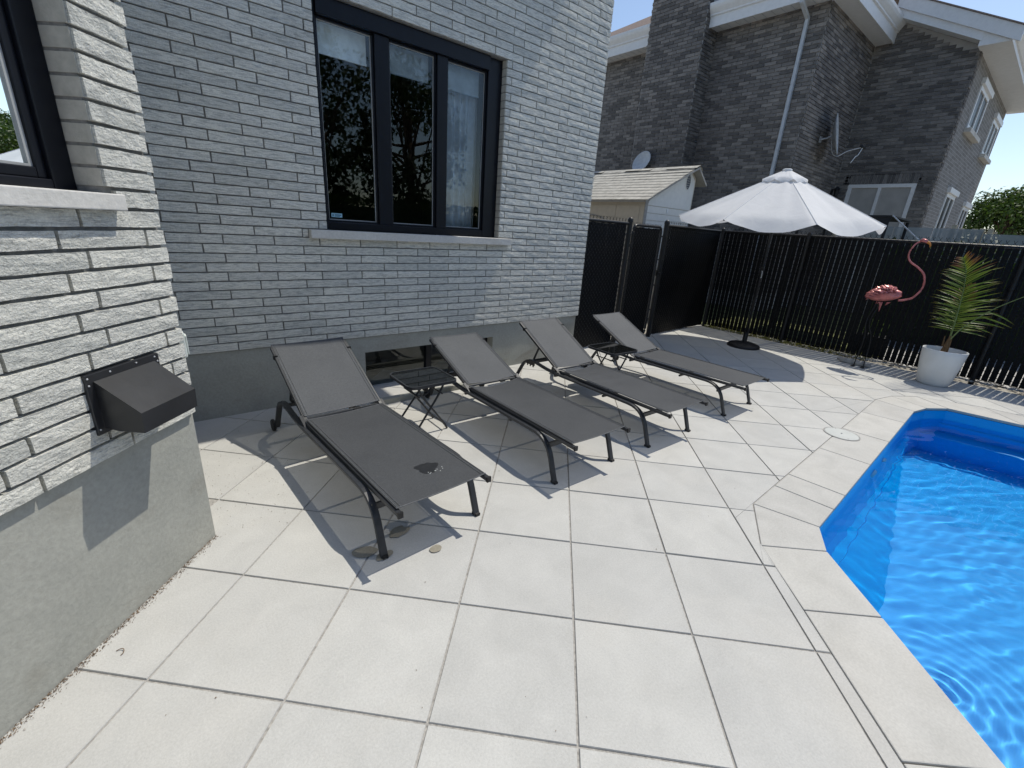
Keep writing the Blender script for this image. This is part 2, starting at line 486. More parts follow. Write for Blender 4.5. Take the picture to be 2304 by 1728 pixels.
# ------------------------------------------------------------------ mesh helpers
class MB:
    def __init__(s):
        s.v = []; s.f = []
    def add(s, verts, faces):
        k = len(s.v)
        s.v += [tuple(p) for p in verts]
        s.f += [tuple(i + k for i in q) for q in faces]
    def box(s, c, d, rot=None):
        hx, hy, hz = d[0] / 2, d[1] / 2, d[2] / 2
        vs = [Vector((x, y, z)) for x in (-hx, hx) for y in (-hy, hy) for z in (-hz, hz)]
        if rot is not None:
            vs = [rot @ p for p in vs]
        vs = [p + Vector(c) for p in vs]
        s.add(vs, [(0, 1, 3, 2), (4, 6, 7, 5), (0, 4, 5, 1), (2, 3, 7, 6), (0, 2, 6, 4), (1, 5, 7, 3)])
    def box2(s, a, b):
        s.box([(a[i] + b[i]) / 2 for i in range(3)], [abs(b[i] - a[i]) for i in range(3)])
    def prism(s, poly, z0, z1, cap_bottom=True):
        n = len(poly)
        vs = [(p[0], p[1], z0) for p in poly] + [(p[0], p[1], z1) for p in poly]
        fs = [(i, (i + 1) % n, n + (i + 1) % n, n + i) for i in range(n)] + [tuple(range(n, 2 * n))]
        if cap_bottom:
            fs.append(tuple(reversed(range(n))))
        s.add(vs, fs)
    def sheet(s, pts):
        s.add(pts, [tuple(range(len(pts)))])
    def tube(s, path, r, sides=8, caps=True, up=Vector((0, 0, 1)), flat=None):
        # flat=(w,h): a rectangular section, w along side axis, h along the other
        path = [Vector(p) for p in path]
        n = len(path)
        rings = []
        for i, p in enumerate(path):
            if i == 0: d = path[1] - path[0]
            elif i == n - 1: d = path[-1] - path[-2]
            else: d = (path[i + 1] - path[i]).normalized() + (path[i] - path[i - 1]).normalized()
            d.normalize()
            u = up if abs(d.dot(up)) < 0.97 else Vector((1, 0, 0))
            a = d.cross(u).normalized()
            b = a.cross(d).normalized()
            rr = r[i] if isinstance(r, (list, tuple)) else r
            if flat:
                w, h = flat
                q = [(-w / 2, -h / 2), (w / 2, -h / 2), (w / 2, h / 2), (-w / 2, h / 2)]
                rings.append([p + a * x + b * y for x, y in q])
            else:
                rings.append([p + a * (rr * math.cos(2 * math.pi * k / sides)) + b * (rr * math.sin(2 * math.pi * k / sides)) for k in range(sides)])
        m = len(rings[0])
        vs = [q for ring in rings for q in ring]
        fs = []
        for i in range(n - 1):
            for k in range(m):
                a0 = i * m + k; a1 = i * m + (k + 1) % m
                fs.append((a0, a1, a1 + m, a0 + m))
        if caps:
            fs.append(tuple(reversed(range(m))))
            fs.append(tuple(range((n - 1) * m, n * m)))
        s.add(vs, fs)
    def lathe(s, prof, c=(0, 0, 0), sides=24, rot=None):
        vs = []
        for r, z in prof:
            for k in range(sides):
                a = 2 * math.pi * k / sides
                p = Vector((r * math.cos(a), r * math.sin(a), z))
                if rot is not None: p = rot @ p
                vs.append(p + Vector(c))
        fs = []
        for i in range(len(prof) - 1):
            for k in range(sides):
                a0 = i * sides + k; a1 = i * sides + (k + 1) % sides
                fs.append((a0, a1, a1 + sides, a0 + sides))
        s.add(vs, fs)
    def grid(s, fn, nu, nv):
        vs = [fn(i / nu, j / nv) for j in range(nv + 1) for i in range(nu + 1)]
        w = nu + 1
        s.add(vs, [(j * w + i, j * w + i + 1, (j + 1) * w + i + 1, (j + 1) * w + i) for j in range(nv) for i in range(nu)])
    def mesh(s, name, mat, smooth=False):
        me = bpy.data.meshes.new(name)
        me.from_pydata([tuple(p) for p in s.v], [], s.f)
        me.materials.append(M[mat] if isinstance(mat, str) else mat)
        if smooth:
            me.polygons.foreach_set('use_smooth', [True] * len(me.polygons))
        me.update()
        return me
    def build(s, name, mat, parent=None, smooth=False, bevel=0.0, seg=2, **props):
        me = s.mesh(name, mat, smooth)
        bm = bmesh.new(); bm.from_mesh(me)
        bmesh.ops.recalc_face_normals(bm, faces=bm.faces)
        bm.to_mesh(me); bm.free()
        o = link(name, me, parent, **props)
        if bevel:
            b = o.modifiers.new('bevel', 'BEVEL'); b.width = bevel; b.segments = seg; b.limit_method = 'ANGLE'; b.angle_limit = R(40)
        return o

def link(name, data, parent=None, **props):
    o = bpy.data.objects.new(name, data)
    C.collection.objects.link(o)
    if parent is not None:
        o.parent = parent
    for k, v in props.items():
        o[k] = v
    return o

def thing(name, label, category, loc=(0, 0, 0), rotz=0.0, group=None):
    o = bpy.data.objects.new(name, None)
    o.empty_display_size = 0.1
    C.collection.objects.link(o)
    o.location = loc; o.rotation_euler = (0, 0, rotz)
    o['label'] = label; o['category'] = category
    if group: o['group'] = group
    return o

def tag(o, label, category, group=None):
    o['label'] = label; o['category'] = category
    if group: o['group'] = group
    return o

def smooth_path(pts, n=8):
    # Catmull-Rom through the points
    P = [Vector(p) for p in pts]
    P = [P[0] * 2 - P[1]] + P + [P[-1] * 2 - P[-2]]
    out = []
    for i in range(1, len(P) - 2):
        a, b, c, d = P[i - 1:i + 3]
        for k in range(n):
            t = k / n
            out.append(0.5 * ((2 * b) + (c - a) * t + (2 * a - 5 * b + 4 * c - d) * t * t + (3 * b - a - 3 * c + d) * t ** 3))
    out.append(P[-2])
    return out

def fillet(pts, r, n=5):
    P = [Vector(p) for p in pts]
    out = [P[0]]
    for i in range(1, len(P) - 1):
        a = (P[i - 1] - P[i]); b = (P[i + 1] - P[i])
        rr = min(r, a.length * 0.48, b.length * 0.48)
        A = P[i] + a.normalized() * rr; B = P[i] + b.normalized() * rr
        for k in range(n + 1):
            t = k / n
            out.append(A * (1 - t) ** 2 + P[i] * 2 * t * (1 - t) + B * t * t)
    out.append(P[-1])
    return out

def clip_poly(poly, nx, ny, k):
    # keep the part with nx*x+ny*y <= k
    out = []
    for i in range(len(poly)):
        p, q = poly[i], poly[(i + 1) % len(poly)]
        a = nx * p[0] + ny * p[1] - k; b = nx * q[0] + ny * q[1] - k
        if a <= 0: out.append(p)
        if (a < 0 < b) or (b < 0 < a):
            t = a / (a - b)
            out.append((p[0] + (q[0] - p[0]) * t, p[1] + (q[1] - p[1]) * t))
    return out

def area(poly):
    return 0.5 * sum(poly[i][0] * poly[(i + 1) % len(poly)][1] - poly[(i + 1) % len(poly)][0] * poly[i][1] for i in range(len(poly))) if len(poly) > 2 else 0.0

RWT = RW.transposed()
def seen_size(p, w, h, normal):
    """How large a small flat piece shows in the photograph (0 when out of frame)."""
    d = RWT @ (Vector(p) - Vector((0, 0, 1.594)))
    if d.z > -0.1: return 0.0
    x = d.x / -d.z; y = d.y / -d.z
    if abs(x) > 1.19 or abs(y) > 0.90: return 0.0
    v = Vector(p) - Vector((0, 0, 1.594))
    c = abs(v.normalized().dot(Vector(normal)))
    return w * h * c / (d.z * d.z) / max(0.2, 1 / math.sqrt(1 + x * x + y * y))

# ------------------------------------------------------------------ ground, patio, pool
STR = dict(kind='structure')
PB = (0.9, -3.6, 7.35, 1.05)          # hole in the ground for the pool
mb = MB()
z = -0.06
for x0, y0, x1, y1 in ((-400, PB[3], 8.35, 400), (-400, -400, 8.35, PB[1]), (-400, PB[1], PB[0], PB[3]), (PB[2], PB[1], 8.35, PB[3])):
    mb.sheet([(x0, y0, z), (x1, y0, z), (x1, y1, z), (x0, y1, z)])
mb.build('ground', 'ground', **STR)
mb = MB()
mb.sheet([(8.35, -400, -0.055), (400, -400, -0.055), (400, 400, -0.055), (8.35, 400, -0.055)])
mb.build('gravel_bed', 'ground', **STR)
mb = MB()
mb.sheet([(8.95, -8, -0.035), (11.9, -8, -0.035), (11.9, 2.0, -0.035), (8.95, 2.0, -0.035)])
mb.build('neighbour_yard', 'pale_ground', **STR)
mb = MB()
mb.sheet([(8.8, 2.0, -0.04), (15.1, 2.0, -0.04), (15.1, 9.0, -0.04), (8.8, 9.0, -0.04)])
mb.build('neighbour_lawn', 'lawn', **STR)

OUT = [(0.10, -1.75), (1.70, -0.147), (2.46, 0.626), (2.855, 0.838), (6.318, 0.947), (6.665, 0.872), (6.96, 0.69), (7.24, 0.13), (7.33, -0.6), (7.33, -4.2), (0.10, -4.2)]
INN = [(0.37, -1.97), (1.975, -0.368), (2.728, 0.381), (2.95, 0.487), (6.25, 0.592), (6.53, 0.531), (6.762, 0.385), (6.86, -0.20), (6.93, -0.8), (6.93, -3.85), (0.37, -3.85)]

bed = MB()
# joint bed under the pavers, with the pool cut out
def minus_convex(poly, conv):
    """polygon minus a convex (counter-clockwise or clockwise) polygon -> list of polygons"""
    if area(conv) < 0: conv = conv[::-1]
    parts = []; rem = poly
    for i in range(len(conv)):
        p, q = conv[i], conv[(i + 1) % len(conv)]
        nx, ny = q[1] - p[1], p[0] - q[0]         # outward normal
        k = nx * p[0] + ny * p[1]
        o = clip_poly(rem, -nx, -ny, -k)
        if len(o) > 2 and abs(area(o)) > 1e-5: parts.append(o)
        rem = clip_poly(rem, nx, ny, k)
        if len(rem) < 3: break
    return parts
for pl in minus_convex([(-3.5, -4.5), (8.44, -4.5), (8.44, 4.3), (-3.5, 4.3)], [(x, y) for x, y in OUT]):
    bed.sheet([(p[0], p[1], -0.007) for p in pl])
patio = bed.build('patio', 'grout', **STR)

T = 0.508
U = Vector((0.3592, 0.3592)); V = Vector((0.3592, -0.3592)); O = Vector((-0.93, 1.627))
HALF = T / 2 - 0.0040
def paver_mesh(polys, name, lift):
    mb = MB()
    bv = 0.0025
    for pl in polys:
        if area(pl) < 0: pl = pl[::-1]
        n = len(pl)
        cx = sum(p[0] for p in pl) / n; cy = sum(p[1] for p in pl) / n
        ins = []
        for p in pl:
            d = Vector((cx - p[0], cy - p[1])); l = d.length
            d = d / l if l > 1e-6 else d
            ins.append((p[0] + d.x * bv, p[1] + d.y * bv))
        vs = [(p[0], p[1], -0.03) for p in pl] + [(p[0], p[1], -0.0035) for p in pl] + [(p[0], p[1], 0.0) for p in ins]
        fs = []
        for i in range(n):
            j = (i + 1) % n
            fs += [(i, j, n + j, n + i), (n + i, n + j, 2 * n + j, 2 * n + i)]
        fs.append(tuple(range(2 * n, 3 * n)))
        mb.add(vs, fs)
    me = mb.mesh(name, 'paver')
    return me
ux = U.normalized(); vx = V.normalized()
full = [(ux * a + vx * b)[:] for a, b in ((-HALF, -HALF), (-HALF, HALF), (HALF, HALF), (HALF, -HALF))]
full_me = paver_mesh([full], 'paver', 0)
n_pav = 0
OUTG = [Vector(p) for p in OUT]
cen = Vector((3.7, -1.6))
conv = []
for p in OUT:                                     # coping outline pushed out by a joint
    d = (Vector(p) - cen)
    conv.append((p[0] + d.normalized().x * 0.006, p[1] + d.normalized().y * 0.006))
conv = [(p[0], p[1]) for p in conv]
for ia in range(-9, 22):
    for ib in range(-12, 22):
        c = O + U * (ia + 0.5) + V * (ib + 0.5)
        if not (-3.0 < c.x < 8.9 and -4.2 < c.y < 4.4): continue
        # under the house
        if c.y > 4.25: continue
        tl = (c.x - 0.09) * 0.6756 + (c.y - 2.363) * 0.7373
        nl = (c.x - 0.09) * 0.7373 - (c.y - 2.363) * 0.6756
        if nl < -0.45 and c.x < 0.2 and c.y < 3.4: continue
        if c.x < -0.35 and c.y > 2.2: continue
        poly = [(c.x + p[0], c.y + p[1]) for p in full]
        cl = clip_poly(poly, 1, 0, 8.42)
        if len(cl) < 3: continue
        parts = minus_convex(cl, conv)
        parts = [p for p in parts if abs(area(p)) > 2e-4]
        if not parts: continue
        tot = sum(abs(area(p)) for p in parts)
        dz = rnd.uniform(-0.0012, 0.0012)
        if abs(tot - abs(area(full))) < 1e-6:
            o = link('paver', full_me, patio)
            o.location = (c.x, c.y, dz)
            o.rotation_euler = (rnd.uniform(-.0015, .0015), rnd.uniform(-.0015, .0015), rnd.choice((0, 1, 2, 3)) * math.pi / 2 + rnd.uniform(-.003, .003))
        else:
            lp = [[(p[0] - c.x, p[1] - c.y) for p in q] for q in parts]
            o = link('paver', paver_mesh(lp, 'paver', 0), patio)
            o.location = (c.x, c.y, dz)
        n_pav += 1

# coping slabs: outer edge to inner edge, cut by joints
cop = bpy.data.objects.new('pool_coping', None); C.collection.objects.link(cop); cop['kind'] = 'structure'
def lerp(a, b, t): return (a[0] + (b[0] - a[0]) * t, a[1] + (b[1] - a[1]) * t)
sec = [((0.10, -1.75), (0.37, -1.97)), ((0.64, -1.21), (0.91, -1.43)), ((1.17, -0.68), (1.44, -0.90)), ((1.705, -0.142), (1.965, -0.378)), ((2.148, 0.303), (2.411, 0.062)), ((2.46, 0.626), (2.728, 0.381)), ((2.855, 0.838), (2.95, 0.487)),
       ((3.226, 0.850), (3.253, 0.4965)), ((3.495, 0.858), (3.520, 0.505)), ((4.229, 0.881), (4.256, 0.5285)), ((4.929, 0.903), (4.960, 0.551)),
       ((5.655, 0.926), (5.705, 0.5747)), ((6.318, 0.947), (6.25, 0.592)), ((6.665, 0.872), (6.53, 0.531)), ((6.96, 0.69), (6.762, 0.385)), ((7.24, 0.13), (6.86, -0.20)),
       ((7.33, -0.6), (6.93, -0.8)), ((7.33, -1.3), (6.93, -1.4)), ((7.33, -2.0), (6.93, -2.05)), ((7.33, -2.9), (6.93, -2.9)), ((7.33, -4.2), (6.93, -3.85)), ((0.10, -4.2), (0.37, -3.85)), ((0.10, -1.75), (0.37, -1.97))]
for i in range(len(sec) - 1):
    (a, b), (c, d) = sec[i], sec[i + 1]
    g = 0.0028
    def sh(p, q):
        v = Vector((q[0] - p[0], q[1] - p[1])); l = v.length
        return (p[0] + v.x / l * g, p[1] + v.y / l * g)
    poly = [sh(a, c), sh(c, a), sh(d, b), sh(b, d)]
    if area(poly) < 0: poly = poly[::-1]
    mb = MB(); mb.prism(poly, -0.028, 0.0)
    o = mb.build('coping_slab', 'coping', cop, bevel=0.005)
    o.location.z = rnd.uniform(0, 0.0015)

# pool shell, built as walls, a coved ledge and a floor
shell = MB()
def wallq(a, b, z0, z1): shell.sheet([(a[0], a[1], z1), (b[0], b[1], z1), (b[0], b[1], z0), (a[0], a[1], z0)])
def inset(pts, d):
    n = len(pts); out = []
    for i in range(n):
        p0, p1, p2 = Vector(pts[i - 1]), Vector(pts[i]), Vector(pts[(i + 1) % n])
        e1 = (p1 - p0).normalized(); e2 = (p2 - p1).normalized()
        n1 = Vector((e1.y, -e1.x)); n2 = Vector((e2.y, -e2.x))
        b = (n1 + n2); b = b / max(0.35, b.dot(n1))
        dd = min(d, 0.05) if 6.0 < p1.x and p1.y > -1.5 else d      # the far end is covered by the bench
        out.append((p1.x + b.x * dd, p1.y + b.y * dd))
    return out
LIP = inset(INN, -0.028)
if area(INN) > 0: pass
lv = [(LIP, -0.027), (INN, -0.032), (INN, -0.30), (inset(INN, 0.02), -0.60), (inset(INN, 0.05), -0.74), (inset(INN, 0.12), -0.82), (inset(INN, 0.42), -1.16), (inset(INN, 0.46), -1.20)]
for (pa, za), (pb, zb) in zip(lv[:-1], lv[1:]):
    n = len(pa)
    for i in range(n):
        j = (i + 1) % n
        shell.sheet([(*pa[i], za), (*pa[j], za), (*pb[j], zb), (*pb[i], zb)])
fl = lv[-1][0]
shell.sheet([(*p, -1.20) for p in fl])
pool = shell.build('pool', 'shell', **STR)
pool.cycles.is_caustics_receiver = True
# bench along the far end, a tread of its own
def bench(x_in, x_out, ztop, zbot, name):
    mb = MB()
    n = 14
    f = []
    for k in range(n + 1):
        t = k / n
        y = 0.56 - t * 4.3
        bow = 0.16 * (1 - (2 * max(0, min(1, (0.56 - y) / 1.6)) - 1) ** 2) if y > -1.04 else 0.0
        curve = -0.10 * math.exp(-((y - 0.5) / 0.35) ** 2)
        f.append((x_in + curve, y))
    poly = f + [(x_out, -3.8), (x_out, 0.60)]
    mb.prism(poly, zbot, ztop)
    o = mb.build(name, 'shell', pool, bevel=0.03, seg=3)
    o.cycles.is_caustics_receiver = True
    return o
bench(6.80, 6.99, -0.30, -1.3, 'bench')
bench(6.58, 6.99, -0.62, -1.3, 'step')
for (x, z0, r) in ((4.99, -0.30, 0.045), (4.62, -0.33, 0.075)):
    y = 0.592 - (6.25 - x) * 0.0318 - 0.004
    mb = MB(); mb.lathe([(0.0, 0.016), (r * 0.55, 0.018), (r * 0.8, 0.012), (r, 0.0)], (0, 0, 0), 24)
    o = mb.build('return_jet', 'blind', pool, smooth=True)
    o.location = (x, y, z0); o.rotation_euler = (R(90), 0, 0)

# water: a real rippled sheet
wm = MB()
wr = random.Random(3)
waves = []
for i in range(24):
    lam = wr.uniform(0.05, 0.17)
    ang = R(52) + wr.gauss(0, 0.27)
    waves.append((2 * math.pi / lam * math.cos(ang), 2 * math.pi / lam * math.sin(ang), wr.uniform(0, 6.28), 0.00006 * (lam / 0.1) ** 1.2))
for i in range(10):
    lam = wr.uniform(0.05, 0.2); ang = wr.uniform(0, 6.28)
    waves.append((2 * math.pi / lam * math.cos(ang), 2 * math.pi / lam * math.sin(ang), wr.uniform(0, 6.28), 0.000025 * (lam / 0.1) ** 1.2))
rings = ((3.27, -0.25, 0.0006, 0.085, 0.5), (3.55, -0.30, 0.0005, 0.07, 0.35))
def wz(x, y):
    h = 0.0
    for kx, ky, ph, a in waves: h += a * math.sin(kx * x + ky * y + ph)
    for cx, cy, a, lam, dec in rings:
        r = math.hypot(x - cx, y - cy)
        h += a * math.exp(-r / dec * 1.6) * math.cos(2 * math.pi * r / lam)
    return -0.13 + h
xs = []
x = 0.3
while x < 7.05: xs.append(x); x += 0.0125
ys = []
y = -3.86
while y < -1.9: ys.append(y); y += 0.06
while y < 0.66: ys.append(y); y += 0.0125
import numpy as np
XX, YY = np.meshgrid(np.array(xs), np.array(ys))
H = np.full(XX.shape, -0.13)
for kx, ky, ph, a in waves: H += a * np.sin(kx * XX + ky * YY + ph)
for cx, cy, a, lam, dec in rings:
    rr = np.hypot(XX - cx, YY - cy); H += a * np.exp(-rr / dec * 1.6) * np.cos(2 * np.pi * rr / lam)
W_ = len(xs)
verts = np.stack([XX.ravel(), YY.ravel(), H.ravel()], 1).tolist()
faces = []
dl = 0.7071
for j in range(len(ys) - 1):
    for i in range(W_ - 1):
        xc, yc = xs[i], ys[j]
        if (-xc + yc) * dl > (-2.728 + 0.381) * dl + 0.10: continue     # outside the slanting end
        faces.append((j * W_ + i, j * W_ + i + 1, (j + 1) * W_ + i + 1, (j + 1) * W_ + i))
wme = bpy.data.meshes.new('water'); wme.from_pydata(verts, [], faces); wme.materials.append(M['water'])
wme.polygons.foreach_set('use_smooth', [True] * len(wme.polygons)); wme.update()
water = link('water', wme, None, kind='structure')
water.cycles.is_caustics_caster = True

# damp patches and drips on the pavers
def blob(name, mat, c, rx, ry, rot, seed, z, parent, jag=0.12):
    r2 = random.Random(seed); mb = MB(); n = 40
    ph = [r2.uniform(0, 6.28) for _ in range(6)]
    pts = []
    for k in range(n):
        a = 2 * math.pi * k / n
        f = 1 + sum(jag / (i + 1) * math.sin((i + 2) * a + ph[i]) for i in range(6))
        x, y = rx * f * math.cos(a), ry * f * math.sin(a)
        pts.append((c[0] + x * math.cos(rot) - y * math.sin(rot), c[1] + x * math.sin(rot) + y * math.cos(rot), z))
    mb.sheet(pts)
    return mb.build(name, mat, parent)
blob('wet_patch', 'wet', (0.958, 1.633), 0.032, 0.027, 0, 1, 0.0042, patio, 0.04)
blob('wet_patch', 'wet', (0.655, 1.815), 0.062, 0.040, -0.6, 2, 0.0042, patio, 0.07)
blob('wet_patch', 'wet', (0.865, 1.862), 0.060, 0.038, 0.5, 5, 0.0042, patio, 0.16)
blob('wet_patch', 'wet', (0.725, 1.735), 0.045, 0.028, 0.3, 9, 0.0042, patio, 0.10)

# ------------------------------------------------------------------ the house with the loungers against it
house = thing('brick_house', 'pale grey split-stone brick house with black-framed windows beside the row of loungers', 'house', (2.2, 3.93, 0))
HINV = Matrix.Translation((-2.2, -3.93, 0))
def hb(mb, name, mat, parent=None, **k):
    """build a part of the house given in world coordinates"""
    mb.v = [(p[0] - 2.2, p[1] - 3.93, p[2]) for p in mb.v]
    return mb.build(name, mat, parent or house, **k)

brick_cache = {}
def brick_mesh(Lb, Hb, variant, rough):
    key = (round(Lb, 3), round(Hb, 3), variant, rough)
    if key in brick_cache: return brick_cache[key]
    r2 = random.Random(hash((variant, int(Lb * 1000))) & 0xffff)
    nx, nz = (5, 2) if Lb > 0.12 else (2, 2)
    pts = []
    for j in range(nz + 1):
        for i in range(nx + 1):
            x = -Lb / 2 + Lb * i / nx; z_ = -Hb / 2 + Hb * j / nz
            edge = i in (0, nx) or j in (0, nz)
            if edge:
                x += r2.uniform(-1, 1) * 0.0012; z_ += r2.uniform(-1, 1) * 0.0014
                y = -0.0012 + r2.uniform(-1, 1) * 0.0010
            else:
                y = r2.uniform(-1.0, 1.0) * rough
            pts.append((x, y, z_))
    w = nx + 1
    fs = [(j * w + i, j * w + i + 1, (j + 1) * w + i + 1, (j + 1) * w + i) for j in range(nz) for i in range(nx)]
    per = [i for i in range(w)] + [j * w + nx for j in range(1, nz + 1)] + [nz * w + i for i in range(nx - 1, -1, -1)] + [j * w for j in range(nz - 1, 0, -1)]
    k = len(pts)
    pts += [(pts[i][0], -0.03, pts[i][2]) for i in per]
    n = len(per)
    fs += [(per[a], k + a, k + (a + 1) % n, per[(a + 1) % n]) for a in range(n)]
    me = bpy.data.meshes.new('brick')
    # local y points OUT of the wall
    me.from_pydata([(p[0], p[1], p[2]) for p in pts], [], fs)
    me.materials.append(M['stone_rough' if rough > 0.002 else 'stone'])
    bm = bmesh.new(); bm.from_mesh(me); bmesh.ops.recalc_face_normals(bm, faces=bm.faces)
    # the open back would confuse the outside test: make the front look along +y
    f0 = max(bm.faces, key=lambda f: abs(f.normal.y))
    if f0.normal.y < 0: bmesh.ops.reverse_faces(bm, faces=bm.faces)
    bm.to_mesh(me); bm.free()
    brick_cache[key] = me
    return me

class Face:
    """a vertical wall face: origin, direction along, outward normal"""
    def __init__(s, o, ang):
        s.o = Vector((o[0], o[1], 0)); s.t = Vector((math.cos(ang), math.sin(ang), 0)); s.n = Vector((s.t.y, -s.t.x, 0)); s.ang = ang
    def P(s, u, n, z): return s.o + s.t * u + s.n * n + Vector((0, 0, z))

def courses(z0, z1, pitch, fn_rows):
    rows = []
    k = 0
    while z0 + k * pitch < z1 - 0.01:
        rows.append((k, z0 + k * pitch)); k += 1
    return rows

def lay(face, u0, u1, z0, z1, offs, pitch, step, joint, holes, out=0.0, quoin=None):
    """list of bricks (u0,u1,zc,h) of a running bond with holes cut out"""
    res = []
    for k, z_ in courses(z0, z1, pitch, None):
        off = offs[k % 2]
        a = u0 + ((off - u0) % step) - step
        while a < u1:
            s0, s1 = max(a, u0), min(a + step, u1)
            segs = [(s0, s1)]
            for (hu0, hu1, hz0, hz1) in holes:
                if z_ + pitch * 0.5 > hz0 and z_ + pitch * 0.5 < hz1:
                    ns = []
                    for p, q in segs:
                        if q <= hu0 or p >= hu1: ns.append((p, q)); continue
                        if p < hu0: ns.append((p, hu0))
                        if q > hu1: ns.append((hu1, q))
                    segs = ns
            for p, q in segs:
                if q - p > 0.035:
                    res.append((p + joint / 2, q - joint / 2, z_ + pitch / 2, pitch - joint))
            a += step
    return res

WY = 3.927
main = Face((0, WY), 0.0)
BA = R(47.5)
bay = Face((0.09, 2.363), BA)
WIN = (1.265, 3.03, 1.475, 3.07)
main_b = lay(main, 0.12, 4.437, 0.538, 5.25, (0.52, 0.391), 0.0668, 0.338, 0.0095, [WIN, (1.115, 3.175, 1.40, 1.475)])
# the first brick of the window course sits on a whole course, so the opening edges are trimmed to courses
BAYW = (-1.45, -0.215, 1.612, 2.95)
bay_b = lay(bay, -2.2, 0.0, 0.693, 1.56, (-0.002, -0.088), 0.0668, 0.333, 0.0125, [(-1.6, -0.185, 1.556, 1.616)])
bay_b += lay(bay, -0.215, 0.0, 0.693 + 13 * 0.0668, 3.2, (0.0, 0.0), 0.0668, 0.333, 0.0125, [(-1.6, -0.185, 1.556, 1.616)])
bay_b = [(p, q + (rnd.uniform(-0.003, 0.013) if q > -0.02 else 0), zc, h) for p, q, zc, h in bay_b]
bay_b += lay(bay, -2.2, BAYW[0], 0.693 + 13 * 0.0668, 3.2, (-0.002, -0.088), 0.0668, 0.333, 0.0125, [])
cand = []
for (p, q, zc, h) in main_b:
    c = main.P((p + q) / 2, 0, zc)
    cand.append((seen_size(c, q - p, h, main.n), 0, (p, q, zc, h)))
for (p, q, zc, h) in bay_b:
    c = bay.P((p + q) / 2, 0.028, zc)
    cand.append((seen_size(c, q - p, h, bay.n) * 4, 1, (p, q, zc, h)))
cand.sort(key=lambda a: -a[0])

# backing of the main wall with the window hole, and the bay wall with its own
mb = MB()
y0, y1 = WY + 0.013, WY + 0.16
for a, b, c, d in ((-0.4, WIN[0] - 0.004, 0.536, 5.3), (WIN[1] + 0.004, 4.43, 0.536, 5.3), (WIN[0] - 0.004, WIN[1] + 0.004, 0.536, WIN[2] - 0.07), (WIN[0] - 0.004, WIN[1] + 0.004, WIN[3] + 0.004, 5.3)):
    mb.box2((a, y0, c), (b, y1, d))
mb.box2((4.33, WY + 0.163, -0.4), (4.43, 9.0, 5.3))
mb.box2((-3.6, 8.9, -0.4), (4.327, 9.0, 5.3))
wall_main = hb(mb, 'wall', 'mortar')

def facebox(mb, f, a, b):
    (u0, n0, z0), (u1, n1, z1) = a, b
    vs = [f.P(u, n, z_) for u in (u0, u1) for n in (n0, n1) for z_ in (z0, z1)]
    mb.add(vs, [(0, 1, 3, 2), (4, 6, 7, 5), (0, 4, 5, 1), (2, 3, 7, 6), (0, 2, 6, 4), (1, 5, 7, 3)])

mb = MB()
n0, n1 = -0.13, 0.008
for a, b, c, d in ((-2.2, BAYW[0] - 0.004, 0.69, 3.2), (BAYW[1] + 0.004, -0.006, 0.69, 3.2), (BAYW[0] - 0.004, BAYW[1] + 0.004, 0.69, 1.552), (BAYW[0] - 0.004, BAYW[1] + 0.004, BAYW[3] + 0.004, 3.2)):
    facebox(mb, bay, (a, n0, c), (b, n1, d))
# the return of the bay towards the main wall
mb.box2((-0.05, 2.43, 0.69), (0.075, WY + 0.01, 3.2))
wall_bay = hb(mb, 'bay_wall', 'mortar')

rest = {0: [], 1: []}
for i, (s, w, bk) in enumerate(cand):
    p, q, zc, h = bk
    f, out, rough, par = (main, 0.0, 0.0016, wall_main) if w == 0 else (bay, 0.028, 0.0026, wall_bay)
    var = rnd.randrange(6)
    if i < 292 and s > 0:
        me = brick_mesh(q - p, h, var, rough)
        o = link('brick', me, par)
        c = f.P((p + q) / 2, out + rnd.uniform(-0.0015, 0.0015), zc)
        o.location = (c.x - 2.2, c.y - 3.93, c.z)
        o.rotation_euler = (0, 0, f.ang + math.pi)
    else:
        rest[w].append((f, out, rough, bk, var))
def join_bricks(lst, parent, name='brick'):
    mb = MB()
    for f, out, rough, (p, q, zc, h), var in lst:
        me = brick_mesh(q - p, h, var, rough)
        c = f.P((p + q) / 2, out, zc)
        mt = Matrix.Translation((c.x - 2.2, c.y - 3.93, c.z)) @ Matrix.Rotation(f.ang + math.pi, 4, 'Z')
        mb.add([mt @ v.co for v in me.vertices], [tuple(pp.vertices) for pp in me.polygons])
    me = mb.mesh(name, 'stone_rough' if lst[0][2] > 0.002 else 'stone')
    return link(name, me, parent, kind='stuff')
join_bricks(rest[0], wall_main)
join_bricks(rest[1], wall_bay)
# return face of the bay (facing along the main wall): joined
ret = Face((0.078, 2.40), R(90))
rb = lay(ret, 0.0, WY - 2.41, 0.693, 3.2, (0.0, 0.12), 0.0668, 0.333, 0.0105, [])
join_bricks([(ret, 0.014, 0.0085, b, i % 6) for i, b in enumerate(rb)], wall_bay)
